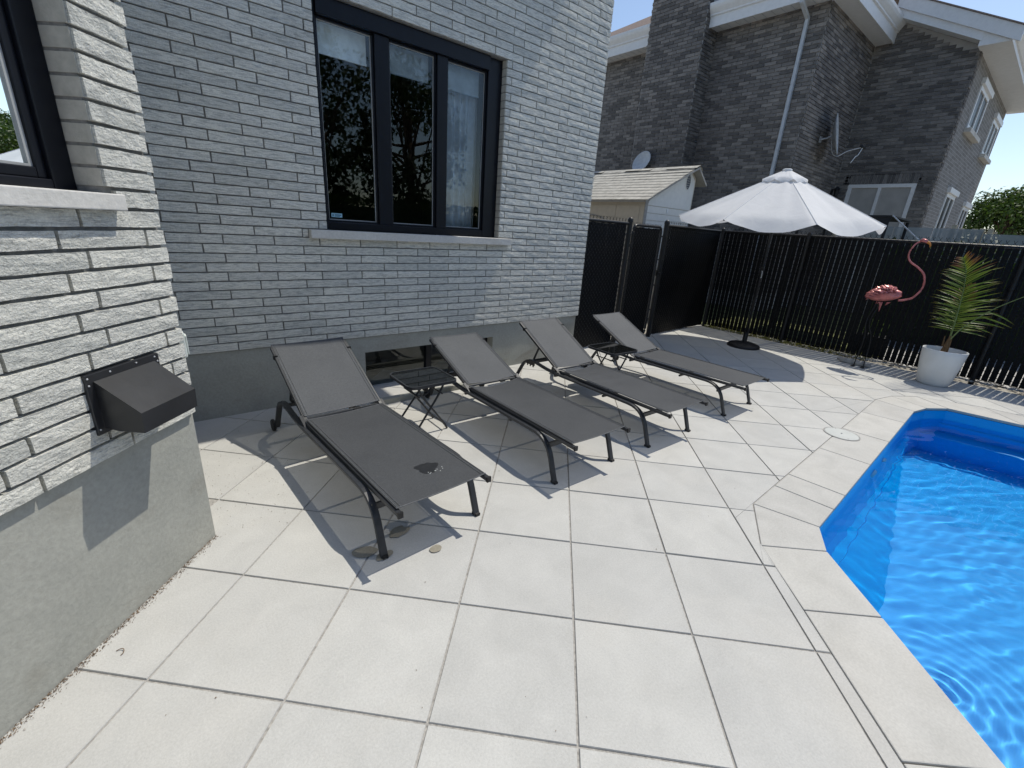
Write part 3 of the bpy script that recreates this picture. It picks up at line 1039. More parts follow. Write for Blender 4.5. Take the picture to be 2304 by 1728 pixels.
# jamb stones: sawn ends inside the two window openings
def jamb(f, u, n_in, n_out, zlist, pitch, joint, side, par, thick=0.10):
    for zc in zlist:
        mb = MB()
        a, b = (u, u + thick * side)
        facebox(mb, f, (min(a, b), n_in, zc - (pitch - joint) / 2), (max(a, b), n_out, zc + (pitch - joint) / 2))
        o = hb(mb, 'brick', 'stone_cut', par)
mz = [0.538 + 0.0668 * (k + 0.5) for k in range(100)]
jamb(main, WIN[1] + 0.001, -0.085, -0.012, [z_ for z_ in mz if WIN[2] < z_ < WIN[3]], 0.0668, 0.0095, 1, wall_main, 0.05)
bz = [0.693 + 0.0668 * (k + 0.5) for k in range(60)]
jamb(bay, BAYW[1] + 0.001, -0.105, 0.018, [z_ for z_ in bz if BAYW[2] < z_ < 2.7], 0.0668, 0.0105, 1, wall_bay, 0.05)

# foundations
FY = WY + 0.018
mb = MB()
BW = (1.535, 3.04, -0.10, 0.388)
for a, b, c, d in ((-0.3, BW[0], -0.4, 0.536), (BW[1], 4.405, -0.4, 0.536), (BW[0], BW[1], BW[3], 0.536), (BW[0], BW[1], -0.4, BW[2])):
    mb.box2((a, FY, c), (b, FY + 0.22, d))
f1 = hb(mb, 'foundation', 'foundation')
mb = MB()
facebox(mb, bay, (-2.2, -0.13, -0.3), (0.0, 0.0, 0.69))
mb.box2((-0.1, 2.42, -0.3), (0.068, FY - 0.002, 0.69))
hb(mb, 'foundation', 'foundation')
# sills
mb = MB(); mb.box2((1.118, WY - 0.055, 1.403), (3.172, WY + 0.075, 1.469))
hb(mb, 'window_sill', 'sill_stone', bevel=0.004)
mb = MB(); facebox(mb, bay, (-1.6, -0.10, 1.557), (-0.188, 0.068, 1.611))
hb(mb, 'window_sill', 'sill_stone', bevel=0.004)

# ---- big window
FRY = 4.0
mb = MB()
X0, X1, Z0, Z1 = WIN[0], 2.99, WIN[2], WIN[3]
yf, yb = FRY, FRY + 0.09
mb.box2((X0 - 0.003, yf - 0.004, Z0), (1.300, yb, Z1)); mb.box2((2.866, yf - 0.004, Z0), (3.028, yb, Z1))
mb.box2((1.300, yf - 0.002, Z0), (2.866, yb, 1.535)); mb.box2((1.300, yf - 0.030, 2.955), (2.866, yb, Z1))
mb.box2((1.746, yf - 0.006, 1.535), (1.869, yb, 2.955)); mb.box2((2.316, yf - 0.006, 1.535), (2.424, yb, 2.955))
win = hb(mb, 'window', 'window_frame', bevel=0.004)
panes = ((1.300, 1.746), (1.869, 2.316), (2.424, 2.866))
for a, b in panes:
    mb = MB(); w = 0.016; y = yf + 0.016
    for c, d, e, g in ((a, a + w, 1.535, 2.955), (b - w, b, 1.535, 2.955), (a + w, b - w, 1.535, 1.535 + w), (a + w, b - w, 2.955 - w, 2.955)):
        mb.box2((c, y, e), (d, y + 0.05, g))
    hb(mb, 'sash', 'window_frame', win, bevel=0.004)
    mb = MB()
    s = 0.007; a2, b2, e2, g2 = a + w, b - w, 1.535 + w, 2.955 - w
    for c, d, e, g in ((a2, a2 + s, e2, g2), (b2 - s, b2, e2, g2), (a2 + s, b2 - s, e2, e2 + s), (a2 + s, b2 - s, g2 - s, g2)):
        mb.box2((c, y + 0.018, e), (d, y + 0.028, g))
    hb(mb, 'glazing_bead', 'spacer', win)
    mb = MB(); mb.sheet([(a2, y + 0.022, e2), (b2, y + 0.022, e2), (b2, y + 0.022, g2), (a2, y + 0.022, g2)])
    hb(mb, 'pane', 'glass', win)
    mb = MB(); mb.box2((a2 + 0.004, yb + 0.03, 2.760), (b2 - 0.004, yb + 0.034, 2.955)); mb.box2((a2 + 0.004, yb + 0.024, 2.748), (b2 - 0.004, yb + 0.040, 2.762))
    hb(mb, 'roller_blind', 'blind', win)
mb = MB()
def cur(u, v):
    x = 2.44 + u * 0.46
    return (x, yb + 0.11 + 0.022 * math.sin(u * 34 + 0.6 * math.sin(u * 11)) + 0.006 * math.sin(v * 5 + u * 8), 1.30 + v * 1.65)
mb.grid(cur, 90, 6)
hb(mb, 'curtain', 'curtain', win, smooth=True)
mb = MB(); yy = yf + 0.016 + 0.0205
mb.box2((1.338, yy - 0.001, 1.572), (1.428, yy, 1.604))
st = hb(mb, 'sticker', 'sticker', win)
mb = MB()
yl = yy - 0.0016
sp = []
for k in range(10):
    a = math.pi / 2 + k * math.pi / 5; r_ = 0.010 if k % 2 == 0 else 0.0042
    sp.append((1.352 + r_ * math.cos(a), yl, 1.588 + r_ * math.sin(a)))
mb.sheet(sp)
mb.sheet([(1.367, yl, 1.587), (1.420, yl, 1.587), (1.420, yl, 1.594), (1.367, yl, 1.594)])
mb.sheet([(1.367, yl, 1.578), (1.408, yl, 1.578), (1.408, yl, 1.582), (1.367, yl, 1.582)])
hb(mb, 'sticker_print', 'sticker_ink', win)
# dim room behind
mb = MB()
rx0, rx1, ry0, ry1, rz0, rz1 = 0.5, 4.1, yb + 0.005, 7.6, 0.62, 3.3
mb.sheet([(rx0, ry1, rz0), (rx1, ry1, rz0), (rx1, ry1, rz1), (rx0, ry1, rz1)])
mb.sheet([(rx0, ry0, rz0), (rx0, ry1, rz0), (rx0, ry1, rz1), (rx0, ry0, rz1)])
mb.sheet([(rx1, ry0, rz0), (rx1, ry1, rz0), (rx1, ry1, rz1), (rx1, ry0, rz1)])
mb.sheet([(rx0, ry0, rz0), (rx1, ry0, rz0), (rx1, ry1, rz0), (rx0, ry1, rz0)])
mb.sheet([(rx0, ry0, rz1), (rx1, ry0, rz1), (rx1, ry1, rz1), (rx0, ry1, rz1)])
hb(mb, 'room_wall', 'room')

# ---- bay window at the left edge
mb = MB()
def fbx(a, b): facebox(mb, bay, a, b)
nf, nb = -0.082, -0.175
ur = BAYW[1] + 0.001
fbx((ur - 0.075, nb, BAYW[2]), (ur, nf + 0.004, BAYW[3])); fbx((BAYW[0], nb, BAYW[2]), (-1.37, nf + 0.004, BAYW[3]))
fbx((-1.37, nb, BAYW[2]), (ur - 0.075, nf + 0.002, 1.642)); fbx((-1.37, nb, 2.88), (ur - 0.075, nf + 0.002, BAYW[3]))
bwin = hb(mb, 'window', 'window_frame', bevel=0.004)
mb = MB(); w = 0.030; a, b = -1.37, ur - 0.075
for c, d, e, g in ((a, a + w, 1.642, 2.88), (b - w, b, 1.642, 2.88), (a + w, b - w, 1.642, 1.675), (a + w, b - w, 2.85, 2.88)):
    facebox(mb, bay, (c, nb, e), (d, nf - 0.012, g))
hb(mb, 'sash', 'window_frame', bwin, bevel=0.004)
mb = MB()
facebox(mb, bay, (b - w - 0.012, nf - 0.034, 1.675), (b - w, nf - 0.022, 2.85))
facebox(mb, bay, (a + w, nf - 0.034, 1.675), (b - w - 0.012, nf - 0.022, 1.683))
hb(mb, 'glazing_bead', 'spacer', bwin)
mb = MB(); mb.sheet([bay.P(a + w, nf - 0.03, 1.675), bay.P(b - w, nf - 0.03, 1.675), bay.P(b - w, nf - 0.03, 2.85), bay.P(a + w, nf - 0.03, 2.85)])
hb(mb, 'pane', 'glass', bwin)
mb = MB()
mb.grid(lambda u, v: bay.P(-1.45 + u * 1.3, -0.26 + 0.02 * math.sin(u * 60), 1.45 + v * 1.6)[:], 80, 2)
hb(mb, 'curtain', 'curtain', bwin, smooth=True)

# ---- basement window in its well
mb = MB(); yB = FY + 0.10
for a, b, c, d in ((BW[0], BW[0] + 0.028, BW[2], BW[3]), (BW[1] - 0.028, BW[1], BW[2], BW[3]), (BW[0] + 0.028, BW[1] - 0.028, BW[3] - 0.03, BW[3]), (BW[0] + 0.028, BW[1] - 0.028, BW[2], BW[2] + 0.05), (2.235, 2.300, BW[2] + 0.05, BW[3] - 0.03)):
    mb.box2((a, yB, c), (b, yB + 0.06, d))
bw = hb(mb, 'basement_window', 'window_frame', bevel=0.003)
for a, b in ((BW[0] + 0.028, 2.235), (2.300, BW[1] - 0.028)):
    mb = MB(); mb.sheet([(a, yB + 0.03, BW[2] + 0.05), (b, yB + 0.03, BW[2] + 0.05), (b, yB + 0.03, BW[3] - 0.03), (a, yB + 0.03, BW[3] - 0.03)])
    hb(mb, 'pane', 'glass', bw)
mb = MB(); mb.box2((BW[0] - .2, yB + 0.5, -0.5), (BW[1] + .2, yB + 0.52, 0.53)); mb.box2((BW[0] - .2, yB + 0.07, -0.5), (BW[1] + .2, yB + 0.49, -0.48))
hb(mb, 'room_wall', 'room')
mb = MB()
mb.box2((1.47, 3.545, -0.04), (3.10, 3.60, 0.052)); mb.box2((1.47, 3.60, -0.04), (1.53, FY - 0.002, 0.052)); mb.box2((3.045, 3.60, -0.04), (3.10, FY - 0.002, 0.052))
hb(mb, 'window_well_curb', 'foundation', bevel=0.004)
mb = MB(); mb.box2((1.53, 3.60, -0.03), (3.045, FY - 0.002, -0.004))
hb(mb, 'window_well_floor', 'mortar')
# ---- roof with the eave that shades the wall
mb = MB()
mb.prism([(-3.6, 3.27), (4.56, 3.27), (4.56, 9.2), (-3.6, 9.2)], 5.31, 5.33)
mb.box2((-3.6, 3.24, 5.30), (4.56, 3.268, 5.48))
ro = hb(mb, 'eave', 'white_paint')
mb = MB()
mb.add([(-3.7, 3.22, 5.49), (4.62, 3.22, 5.49), (4.62, 9.3, 5.49), (-3.7, 9.3, 5.49), (-3.7, 6.3, 7.3), (4.62, 6.3, 7.3)],
       [(0, 1, 5, 4), (1, 2, 5), (2, 3, 4, 5), (3, 0, 4), (3, 2, 1, 0)])
hb(mb, 'roof', 'roof_shingle')

# ------------------------------------------------------------------ wall-mounted vent hood on the bay
vent = thing('vent_hood', 'black sheet-metal vent hood screwed to the sunlit stone wall at the left', 'vent hood', tuple(bay.P(-0.313, 0.03, 0.80)), BA)
def vb(mb, name, mat, parent=None, **k): return mb.build(name, mat, parent or vent, **k)
# local: x along wall, -y out of the wall, z up from the plate's foot
mb = MB(); mb.box2((-0.155, -0.008, 0.0), (0.155, 0.02, 0.222)); vb(mb, 'back_plate', 'vent_metal', bevel=0.0015)
mb = MB()
xa, xb = -0.129, 0.129
ty, tz = -0.010, 0.196
fy, fz = -0.158, 0.090
mb.add([(xa, ty, tz), (xb, ty, tz), (xb, fy, fz), (xa, fy, fz), (xa, ty, tz - 0.003), (xb, ty, tz - 0.003), (xb, fy + 0.001, fz - 0.003), (xa, fy + 0.001, fz - 0.003)],
       [(0, 1, 2, 3), (7, 6, 5, 4), (0, 4, 5, 1), (0, 3, 7, 4), (1, 5, 6, 2)])
mb.add([(xa, fy, fz), (xb, fy, fz), (xb, fy + 0.003, fz - 0.078), (xa, fy + 0.003, fz - 0.078)], [(0, 1, 2, 3)])
for x in (xa, xb):
    mb.add([(x, ty, tz), (x, fy, fz), (x, fy + 0.003, fz - 0.078), (x, fy + 0.10, fz - 0.078), (x, ty, 0.02)], [(0, 1, 2, 3, 4)])
vb(mb, 'hood', 'vent_metal')
for (x, z_) in ((-0.146, 0.21), (-0.146, 0.185), (-0.06, 0.211), (0.05, 0.211), (0.135, 0.211), (0.145, 0.19), (-0.146, 0.02), (0.146, 0.02)):
    mb = MB(); mb.lathe([(0.0, 0.003), (0.0028, 0.0022), (0.0036, 0.0)], (0, 0, 0), 8, Matrix.Rotation(R(90), 3, 'X')); mb.v = [(p[0] + x, p[1] - 0.0082, p[2] + z_) for p in mb.v]
    vb(mb, 'screw', 'galv')
# small weatherproof outlet box on the bay's return
ob = thing('outlet_box', 'small white weatherproof outlet cover on the edge of the sunlit bay', 'outlet cover', (0.096, 2.47, 0.93))
mb = MB(); mb.box2((-0.01, -0.035, 0.0), (0.022, 0.035, 0.115)); mb.build('cover', 'white_plastic', ob, bevel=0.006)
mb = MB(); mb.box2((0.0225, -0.025, 0.012), (0.030, 0.025, 0.10)); mb.build('lid', 'white_plastic', ob, bevel=0.003)

# ------------------------------------------------------------------ the neighbour's house beyond the fence
nb = thing('neighbour_house', 'two-storey brown-grey brick house with white eaves and a tall chimney beyond the black fence', 'house', (12, 4.72, 0))
def nbuild(mb, name, mat, parent=None, **k):
    mb.v = [(p[0] - 12, p[1] - 4.72, p[2]) for p in mb.v]
    return mb.build(name, mat, parent or nb, **k)
X1, YC, X2, Y2, XE = 12.0, 4.72, 15.2, 2.65, 21.6
ZE = 6.42
NP, NS, NJ = 0.0765, 0.264, 0.011
nfaces = []
class FaceN(Face):
    pass
fA = Face((X1, 13.0), R(-90))        # faces -X, u runs towards -Y
fB = Face((X1, YC), 0.0)             # faces -Y
fC = Face((X2, YC), R(-90))          # faces -X
fCh = Face((11.45, 8.83), R(-90))    # chimney front
fCs = Face((11.45, 7.20), 0.0)       # chimney flank facing -Y
fD = Face((X2, Y2), 0.0)             # long side facing -Y
mb = MB()
mb.box2((X1 + 0.008, YC + 0.008, -0.1), (X2 - 0.01, 13.0, ZE + 0.02))
nwall = nbuild(mb, 'wall', 'nmortar')
mb = MB(); mb.box2((11.458, 7.208, -0.1), (X1 + 0.004, 8.822, 10.2)); nch = nbuild(mb, 'chimney', 'nmortar')
mb = MB()
gy = lambda y: 6.02 + (y - Y2) * 0.50
mb.add([(X2 + 0.008, Y2 + 0.008, -0.1), (X2 + 0.008, YC + 0.02, -0.1), (X2 + 0.008, YC + 0.02, gy(YC)), (X2 + 0.008, Y2 + 0.008, gy(Y2)),
        (XE, Y2 + 0.008, -0.1), (XE, YC + 0.02, -0.1), (XE, YC + 0.02, gy(YC)), (XE, Y2 + 0.008, gy(Y2))],
       [(0, 1, 2, 3), (4, 7, 6, 5), (0, 3, 7, 4), (1, 5, 6, 2), (3, 2, 6, 7)])
ngab = nbuild(mb, 'gable_wall', 'nmortar')
mb = MB(); mb.add([(X2 + 0.27, Y2, -0.1), (XE, Y2, -0.1), (XE, Y2, gy(Y2)), (X2 + 0.27, Y2, gy(Y2))], [(0, 1, 2, 3)])
side = nbuild(mb, 'side_wall', 'far_wall')

PW = (2.97, 4.40, -0.1, 3.245)   # patio window in gable: y0,y1,z0,z1
def uy(f, y): return f.o.y - y
nlist = []
def layN(f, u0, u1, z0, z1, holes, par, cut=None):
    for (p, q, zc, h) in lay(f, u0, u1, z0, z1, (0.03, 0.162), NP, NS, NJ, holes):
        if cut and not cut(f, p, q, zc): continue
        c = f.P((p + q) / 2, 0, zc)
        nlist.append((seen_size(c, q - p, h, f.n), f, p, q, zc, h, par))
layN(fA, 4.1, 13.0 - YC, 0.4, ZE - 0.02, [(13 - 8.83 - 0.0, 13 - 7.20, -1, 20)], nwall)
layN(fA, 0.3, 4.1, 1.5, ZE - 0.02, [], nwall)
layN(fB, 0.0, X2 - X1, 0.4, ZE - 0.02, [], nwall)
layN(fCh, 0.0, 1.63, 1.0, 9.6, [], nch)
layN(fCs, 0.0, 0.55, 1.0, 9.6, [], nch)
layN(fC, 0.0, YC - Y2, 0.4, 7.0, [(YC - PW[1], YC - PW[0], PW[2], PW[3] + 0.24)], ngab, lambda f, p, q, zc: zc < gy(f.o.y - q) - 0.03)
layN(fD, 0.0, 0.27, 0.4, 6.0, [], ngab)
nlist.sort(key=lambda a: -a[0])
nbm = {}
def nb_mesh(Lb):
    k = round(Lb, 3)
    if k not in nbm:
        mb = MB(); h = (NP - NJ) / 2; a = Lb / 2; e = 0.003
        vs = [(-a, -0.01, -h), (a, -0.01, -h), (a, -0.01, h), (-a, -0.01, h), (-a, 0.005, -h), (a, 0.005, -h), (a, 0.005, h), (-a, 0.005, h),
              (-a + e, 0.008, -h + e), (a - e, 0.008, -h + e), (a - e, 0.008, h - e), (-a + e, 0.008, h - e)]
        mb.add(vs, [(8, 11, 10, 9), (0, 4, 5, 1), (1, 5, 6, 2), (2, 6, 7, 3), (3, 7, 4, 0), (4, 8, 9, 5), (5, 9, 10, 6), (6, 10, 11, 7), (7, 11, 8, 4)])
        me = mb.mesh('brick', 'nbrick')
        bm = bmesh.new(); bm.from_mesh(me); bmesh.ops.recalc_face_normals(bm, faces=bm.faces)
        f0 = max(bm.faces, key=lambda f: f.calc_area())
        if f0.normal.y < 0: bmesh.ops.reverse_faces(bm, faces=bm.faces)
        bm.to_mesh(me); bm.free(); nbm[k] = me
    return nbm[k]
nrest = {}
for i, (s, f, p, q, zc, h, par) in enumerate(nlist):
    c = f.P((p + q) / 2, 0.004, zc)
    if i < 280:
        o = link('brick', nb_mesh(q - p), par)
        o.location = (c.x - 12, c.y - 4.72, c.z); o.rotation_euler = (0, 0, f.ang + math.pi)
    else:
        me = nb_mesh(q - p)
        mt = Matrix.Translation((c.x - 12, c.y - 4.72, c.z)) @ Matrix.Rotation(f.ang + math.pi, 4, 'Z')
        nrest.setdefault(par.name, (par, MB()))[1].add([mt @ v.co for v in me.vertices], [tuple(pp.vertices) for pp in me.polygons])
for par, m_ in nrest.values():
    link('brick', m_.mesh('brick', 'nbrick'), par, kind='stuff')
# soldier course over the patio window
u = PW[0] - 0.05
while u < PW[1] + 0.05:
    mb = MB(); mb.box2((X2 - 0.012, u, PW[3] + 0.012), (X2 + 0.004, u + 0.062, PW[3] + 0.238)); nbuild(mb, 'soldier_brick', 'nbrick', ngab)
    u += 0.0765
# patio window
mb = MB(); xf = X2 - 0.02
fw = 0.085
for a, b, c, d in ((PW[0], PW[0] + fw, 0.2, PW[3]), (PW[1] - fw, PW[1], 0.2, PW[3]), (PW[0] + fw, PW[1] - fw, PW[3] - fw, PW[3]), (3.665, 3.73, 0.2, PW[3] - fw)):
    mb.box2((xf, a, c), (xf + 0.08, b, d))
pw = nbuild(mb, 'patio_window', 'white_paint')
for a, b in ((PW[0] + fw, 3.665), (3.73, PW[1] - fw)):
    mb = MB(); mb.sheet([(xf + 0.03, a, 0.2), (xf + 0.03, b, 0.2), (xf + 0.03, b, PW[3] - fw), (xf + 0.03, a, PW[3] - fw)]); nbuild(mb, 'pane', 'glass', pw)
mb = MB(); mb.box2((xf + 0.19, PW[0] - 0.1, 0.1), (xf + 0.20, PW[1] + 0.1, PW[3] + 0.1)); nbuild(mb, 'room_wall', 'window_frame', pw)
for k in range(44):
    z_ = PW[3] - fw - 0.02 - k * 0.026
    mb = MB(); mb.box((xf + 0.062, (PW[0] + 3.66) / 2 + 0.03, z_), (0.003, 3.66 - PW[0] - 0.11, 0.0215), Matrix.Rotation(R(24), 3, 'Y')); nbuild(mb, 'blind_slat', 'blind', pw)
# side windows (two storeys)
for x0, x1, z0, z1 in ((16.45, 17.95, 4.62, 5.55), (19.75, 21.1, 4.50, 5.42), (17.0, 18.3, 1.9, 3.20), (20.1, 21.3, 1.9, 3.10)):
    mb = MB(); y = Y2 - 0.03
    for a, b, c, d in ((x0, x0 + 0.09, z0, z1), (x1 - 0.09, x1, z0, z1), (x0 + 0.09, x1 - 0.09, z1 - 0.09, z1), (x0 + 0.09, x1 - 0.09, z0, z0 + 0.09), ((x0 + x1) / 2 - 0.04, (x0 + x1) / 2 + 0.04, z0 + 0.09, z1 - 0.09)):
        mb.box2((a, y, c), (b, y + 0.06, d))
    w_ = nbuild(mb, 'window', 'white_paint')
    mb = MB(); mb.sheet([(x0 + 0.09, y + 0.028, z0 + 0.09), (x1 - 0.09, y + 0.028, z0 + 0.09), (x1 - 0.09, y + 0.028, z1 - 0.09), (x0 + 0.09, y + 0.028, z1 - 0.09)])
    nbuild(mb, 'pane', 'window_frame', w_)
    mb = MB(); mb.box2((x0 - 0.1, y - 0.10, z0 - 0.10), (x1 + 0.1, y + 0.028, z0 - 0.004)); nbuild(mb, 'sill', 'sill_stone', w_)
    mb = MB(); mb.box2((x0 - 0.06, y - 0.05, z1 + 0.003), (x1 + 0.06, y + 0.03, z1 + 0.13)); nbuild(mb, 'head_trim', 'white_paint', w_)
# eaves: soffit, fascia and gutter in profile, run along a line
def eave_run(a, b, outdir, z0, h=0.43, ov=0.40, name='eave'):
    """a,b: points on the wall line; outdir: unit vector away from the wall"""
    A, B, D = Vector((*a, 0)), Vector((*b, 0)), Vector((*outdir, 0))
    prof = [(-0.02, 0.0), (ov - 0.03, 0.0), (ov - 0.03, -0.025), (ov, -0.025), (ov, h * 0.42), (ov + 0.035, h * 0.46), (ov + 0.035, h * 0.54), (ov + 0.05, h * 0.58), (ov + 0.10, h * 0.74), (ov + 0.12, h * 0.86), (ov + 0.12, h), (ov + 0.09, h), (ov + 0.08, h * 0.9), (-0.02, h * 0.9)]
    mb = MB(); n = len(prof)
    vs = [P + D * u_ + Vector((0, 0, z0 + v_)) for P in (A, B) for u_, v_ in prof]
    mb.add(vs, [(i, (i + 1) % n, n + (i + 1) % n, n + i) for i in range(n)] + [tuple(range(n)), tuple(reversed(range(n, 2 * n)))])
    return nbuild(mb, name, 'white_paint')
ov = 0.40
eave_run((X1, YC - ov), (X1, 7.19), (-1, 0), ZE)
eave_run((X1, 8.84), (X1, 13.0), (-1, 0), ZE)
e3 = eave_run((X1 - ov, YC), (X2 + 0.1, YC), (0, -1), ZE + 0.002)
# soffit grooves
for yy in [4.4 + 0.2 * k for k in range(14)] + [8.95 + 0.2 * k for k in range(14)]:
    mb = MB(); mb.box2((X1 - ov + 0.03, yy, ZE - 0.004), (X1 - 0.005, yy + 0.012, ZE - 0.0008)); nbuild(mb, 'soffit_groove', 'downspout', e3)
# front roof (hipped)
mb = MB()
e0 = X1 - ov - 0.08; zr = ZE + 0.40
mb.add([(e0, YC - ov - 0.08, zr), (X2, YC - ov - 0.08, zr), (X2, YC + 2.1, zr + 1.45), (e0 + 2.5, YC + 2.1, zr + 1.45), (e0 + 2.5, 9.6, zr + 1.45), (e0, 13.2, zr), (X2 + 2, 9.6, zr + 1.45), (X2 + 2, 13.2, zr)],
       [(0, 1, 2, 3), (0, 3, 4, 5), (5, 4, 6, 7)])
nbuild(mb, 'roof', 'roof_shingle')
mb = MB(); mb.box2((11.62, 6.86, ZE + 0.42), (12.4, 7.185, 7.6)); nbuild(mb, 'chimney_flashing', 'downspout')
# gable roof: rake boards, soffit and the side eave
def rk(y, x, dz=0.0): return (x, y, gy(y) + dz)
mb = MB(); xo = X2 - 0.40
ya, yb_ = YC - 0.36, 2.02
for (x0, x1, d0, d1, p0, p1) in ((xo, xo + 0.05, 0.16, 0.42, ya, yb_), (xo + 0.05, xo + 0.09, 0.0, 0.20, ya, Y2 - 0.02), (xo + 0.09, X2 + 0.02, 0.0, 0.03, ya, Y2 - 0.02)):
    vs = [rk(p, x, d) for x in (x0, x1) for p in (p0, p1) for d in (d0, d1)]
    mb.add(vs, [(0, 1, 3, 2), (4, 6, 7, 5), (0, 4, 5, 1), (2, 3, 7, 6), (0, 2, 6, 4), (1, 5, 7, 3)])
nbuild(mb, 'rake_board', 'white_paint')
mb = MB()
vs = [rk(p, x, d) for x in (xo - 0.03, XE + 0.3) for p in (YC + 1.6, 2.0) for d in (0.425, 0.45)]
mb.add(vs, [(0, 1, 3, 2), (4, 6, 7, 5), (0, 4, 5, 1), (2, 3, 7, 6), (0, 2, 6, 4), (1, 5, 7, 3)])
nbuild(mb, 'roof', 'roof_shingle')
mb = MB(); zs = gy(Y2) - 0.10
prof = [(0.02, 0.0), (-0.50, 0.0), (-0.50, 0.09), (-0.53, 0.09), (-0.60, 0.16), (-0.62, 0.24), (-0.60, 0.26), (-0.53, 0.24), (-0.5, 0.3), (0.02, 0.42)]
n = len(prof)
vs = [(x, Y2 + a, zs + b) for x in (xo + 0.06, XE + 0.3) for a, b in prof]
mb.add(vs, [(i, (i + 1) % n, n + (i + 1) % n, n + i) for i in range(n)] + [tuple(range(n)), tuple(reversed(range(n, 2 * n)))])
nbuild(mb, 'eave', 'white_paint')
# downspout
mb = MB()
mb.tube([(X1 - 0.46, 5.12, ZE + 0.18), (X1 - 0.46, 5.12, ZE - 0.06), (X1 - 0.06, 5.10, ZE - 0.24), (X1 - 0.06, 5.06, 0.3)], 0.04, flat=(0.085, 0.065), up=Vector((0, 1, 0)))
nbuild(mb, 'downspout', 'downspout')

# satellite dishes and a lamp on that house
def dish(name, label, mount, centre, axis, r, feed=None, cable=None, mat='dish_grey'):
    t = thing(name, label, 'satellite dish', mount)
    Mo = Vector(mount); q = Vector(axis).normalized().to_track_quat('Z', 'Y').to_matrix()
    mb = MB()
    prof = [(0.001, -0.09), (r * 0.3, -0.08), (r * 0.6, -0.056), (r * 0.85, -0.022), (r, 0.0), (r + 0.012, 0.004), (r + 0.012, -0.006), (r * 0.86, -0.034), (r * 0.6, -0.07), (0.001, -0.104)]
    mb.lathe(prof, (0, 0, 0), 32, q); cc = Vector(centre) - Mo
    mb.v = [tuple(Vector(p) + cc) for p in mb.v]
    mb.build('reflector', mat, t, smooth=True)
    mb = MB(); back = cc - Vector(axis).normalized() * 0.10
    mb.tube([(0, 0, 0), back * 0.6 + Vector((0, 0, -0.02)), back], 0.018, 8); mb.box((0, 0.0, 0), (0.10, 0.03, 0.14))
    mb.build('wall_bracket', 'galv', t)
    if feed:
        F = Vector(feed) - Mo
        down = (Vector((0, 0, -1)) - Vector(axis).normalized() * Vector((0, 0, -1)).dot(Vector(axis).normalized())).normalized()
        low = cc + down * r
        mb = MB(); mb.tube(smooth_path([back, back + down * r * 0.8, low + down * 0.05, low.lerp(F, 0.4), F], 5), 0.011, 6); mb.build('feed_arm', 'galv', t, smooth=True)
        mb = MB(); d = (cc - F).normalized()
        mb.lathe([(0.0, 0.07), (0.032, 0.07), (0.032, 0.02), (0.022, 0.0), (0.022, -0.06), (0.0, -0.06)], (0, 0, 0), 14, d.to_track_quat('Z', 'Y').to_matrix()); mb.v = [tuple(Vector(p) + F) for p in mb.v]
        mb.build('feed_horn', 'black_plastic', t, smooth=True)
        if cable:
            Cb = Vector(cable) - Mo
            mb = MB(); mb.tube(smooth_path([F, F.lerp(Cb, 0.35) + Vector((0, 0, -0.05)), F.lerp(Cb, 0.6), Cb], 5), 0.008, 6); mb.build('cable', 'blind', t, smooth=True)
    return t
dish('satellite_dish', 'edge-on satellite dish with a long feed arm, on the brick wall above the umbrella', (13.25, 4.70, 4.05), (13.38, 4.41, 4.16), (0.22, -0.93, 0.22), 0.44, (13.68, 3.90, 3.89), (13.46, 4.0, 3.53))
dish('satellite_dish', 'blue-grey satellite dish half hidden behind the shed roof', (11.44, 8.30, 3.45), (11.25, 8.32, 3.52), (-0.86, 0.10, 0.35), 0.28)
t = thing('wall_lamp', 'small dark lantern on the brick wall beside the patio window', 'wall lamp', (14.98, 4.70, 3.0))
mb = MB(); mb.lathe([(0.0, 0.19), (0.02, 0.18), (0.085, 0.10), (0.06, 0.095), (0.045, -0.08), (0.0, -0.09)], (0, -0.12, 0), 10); mb.build('lantern', 'black_plastic', t)
mb = MB(); mb.box2((-0.04, -0.025, -0.02), (0.04, 0.02, 0.12)); mb.tube([(0, 0, 0.08), (0, -0.12, 0.17)], 0.012, 6); mb.build('bracket', 'black_plastic', t)

# ------------------------------------------------------------------ garden shed
SY = 5.2
shed = thing('garden_shed', 'tan and cream resin shed with a worn shingle roof behind the gate', 'shed', (7.33, SY, 0))
def sb(mb, name, mat, parent=None, **k):
    mb.v = [(p[0] - 7.33, p[1] - SY, p[2]) for p in mb.v]
    return mb.build(name, mat, parent or shed, **k)
gp = [(7.33, 0.0), (8.89, 0.0), (8.89, 2.72), (8.68, 2.86), (7.33, 2.235)]
def gab(mb, y0, y1, poly):
    n = len(poly)
    vs = [(p[0], y0, p[1]) for p in poly] + [(p[0], y1, p[1]) for p in poly]
    mb.add(vs, [(i, (i + 1) % n, n + (i + 1) % n, n + i) for i in range(n)] + [tuple(range(n)), tuple(reversed(range(n, 2 * n)))])
mb = MB(); gab(mb, SY, 8.2, gp); sb(mb, 'wall', 'shed_tan')
mb = MB(); gab(mb, SY - 0.012, SY - 0.002, [(7.40, 2.13), (8.84, 2.13), (8.84, 2.68), (8.68, 2.80), (7.44, 2.22)]); sb(mb, 'gable_panel', 'shed_pale')
mb = MB(); mb.box2((7.32, SY - 0.02, 0), (7.398, SY - 0.002, 2.24)); sb(mb, 'corner_trim', 'shed_trim')
for k in range(9):
    z1 = 2.118 - k * 0.125
    mb = MB(); mb.box2((7.40, SY - 0.014, z1 - 0.117), (8.88, SY - 0.002, z1)); sb(mb, 'siding_panel', 'shed_pale')
mb = MB(); mb.box2((8.02, SY - 0.022, 2.035), (8.07, SY - 0.0145, 2.105)); sb(mb, 'wall_clip', 'blind')
mb = MB(); cx, cz = 8.60, 2.635
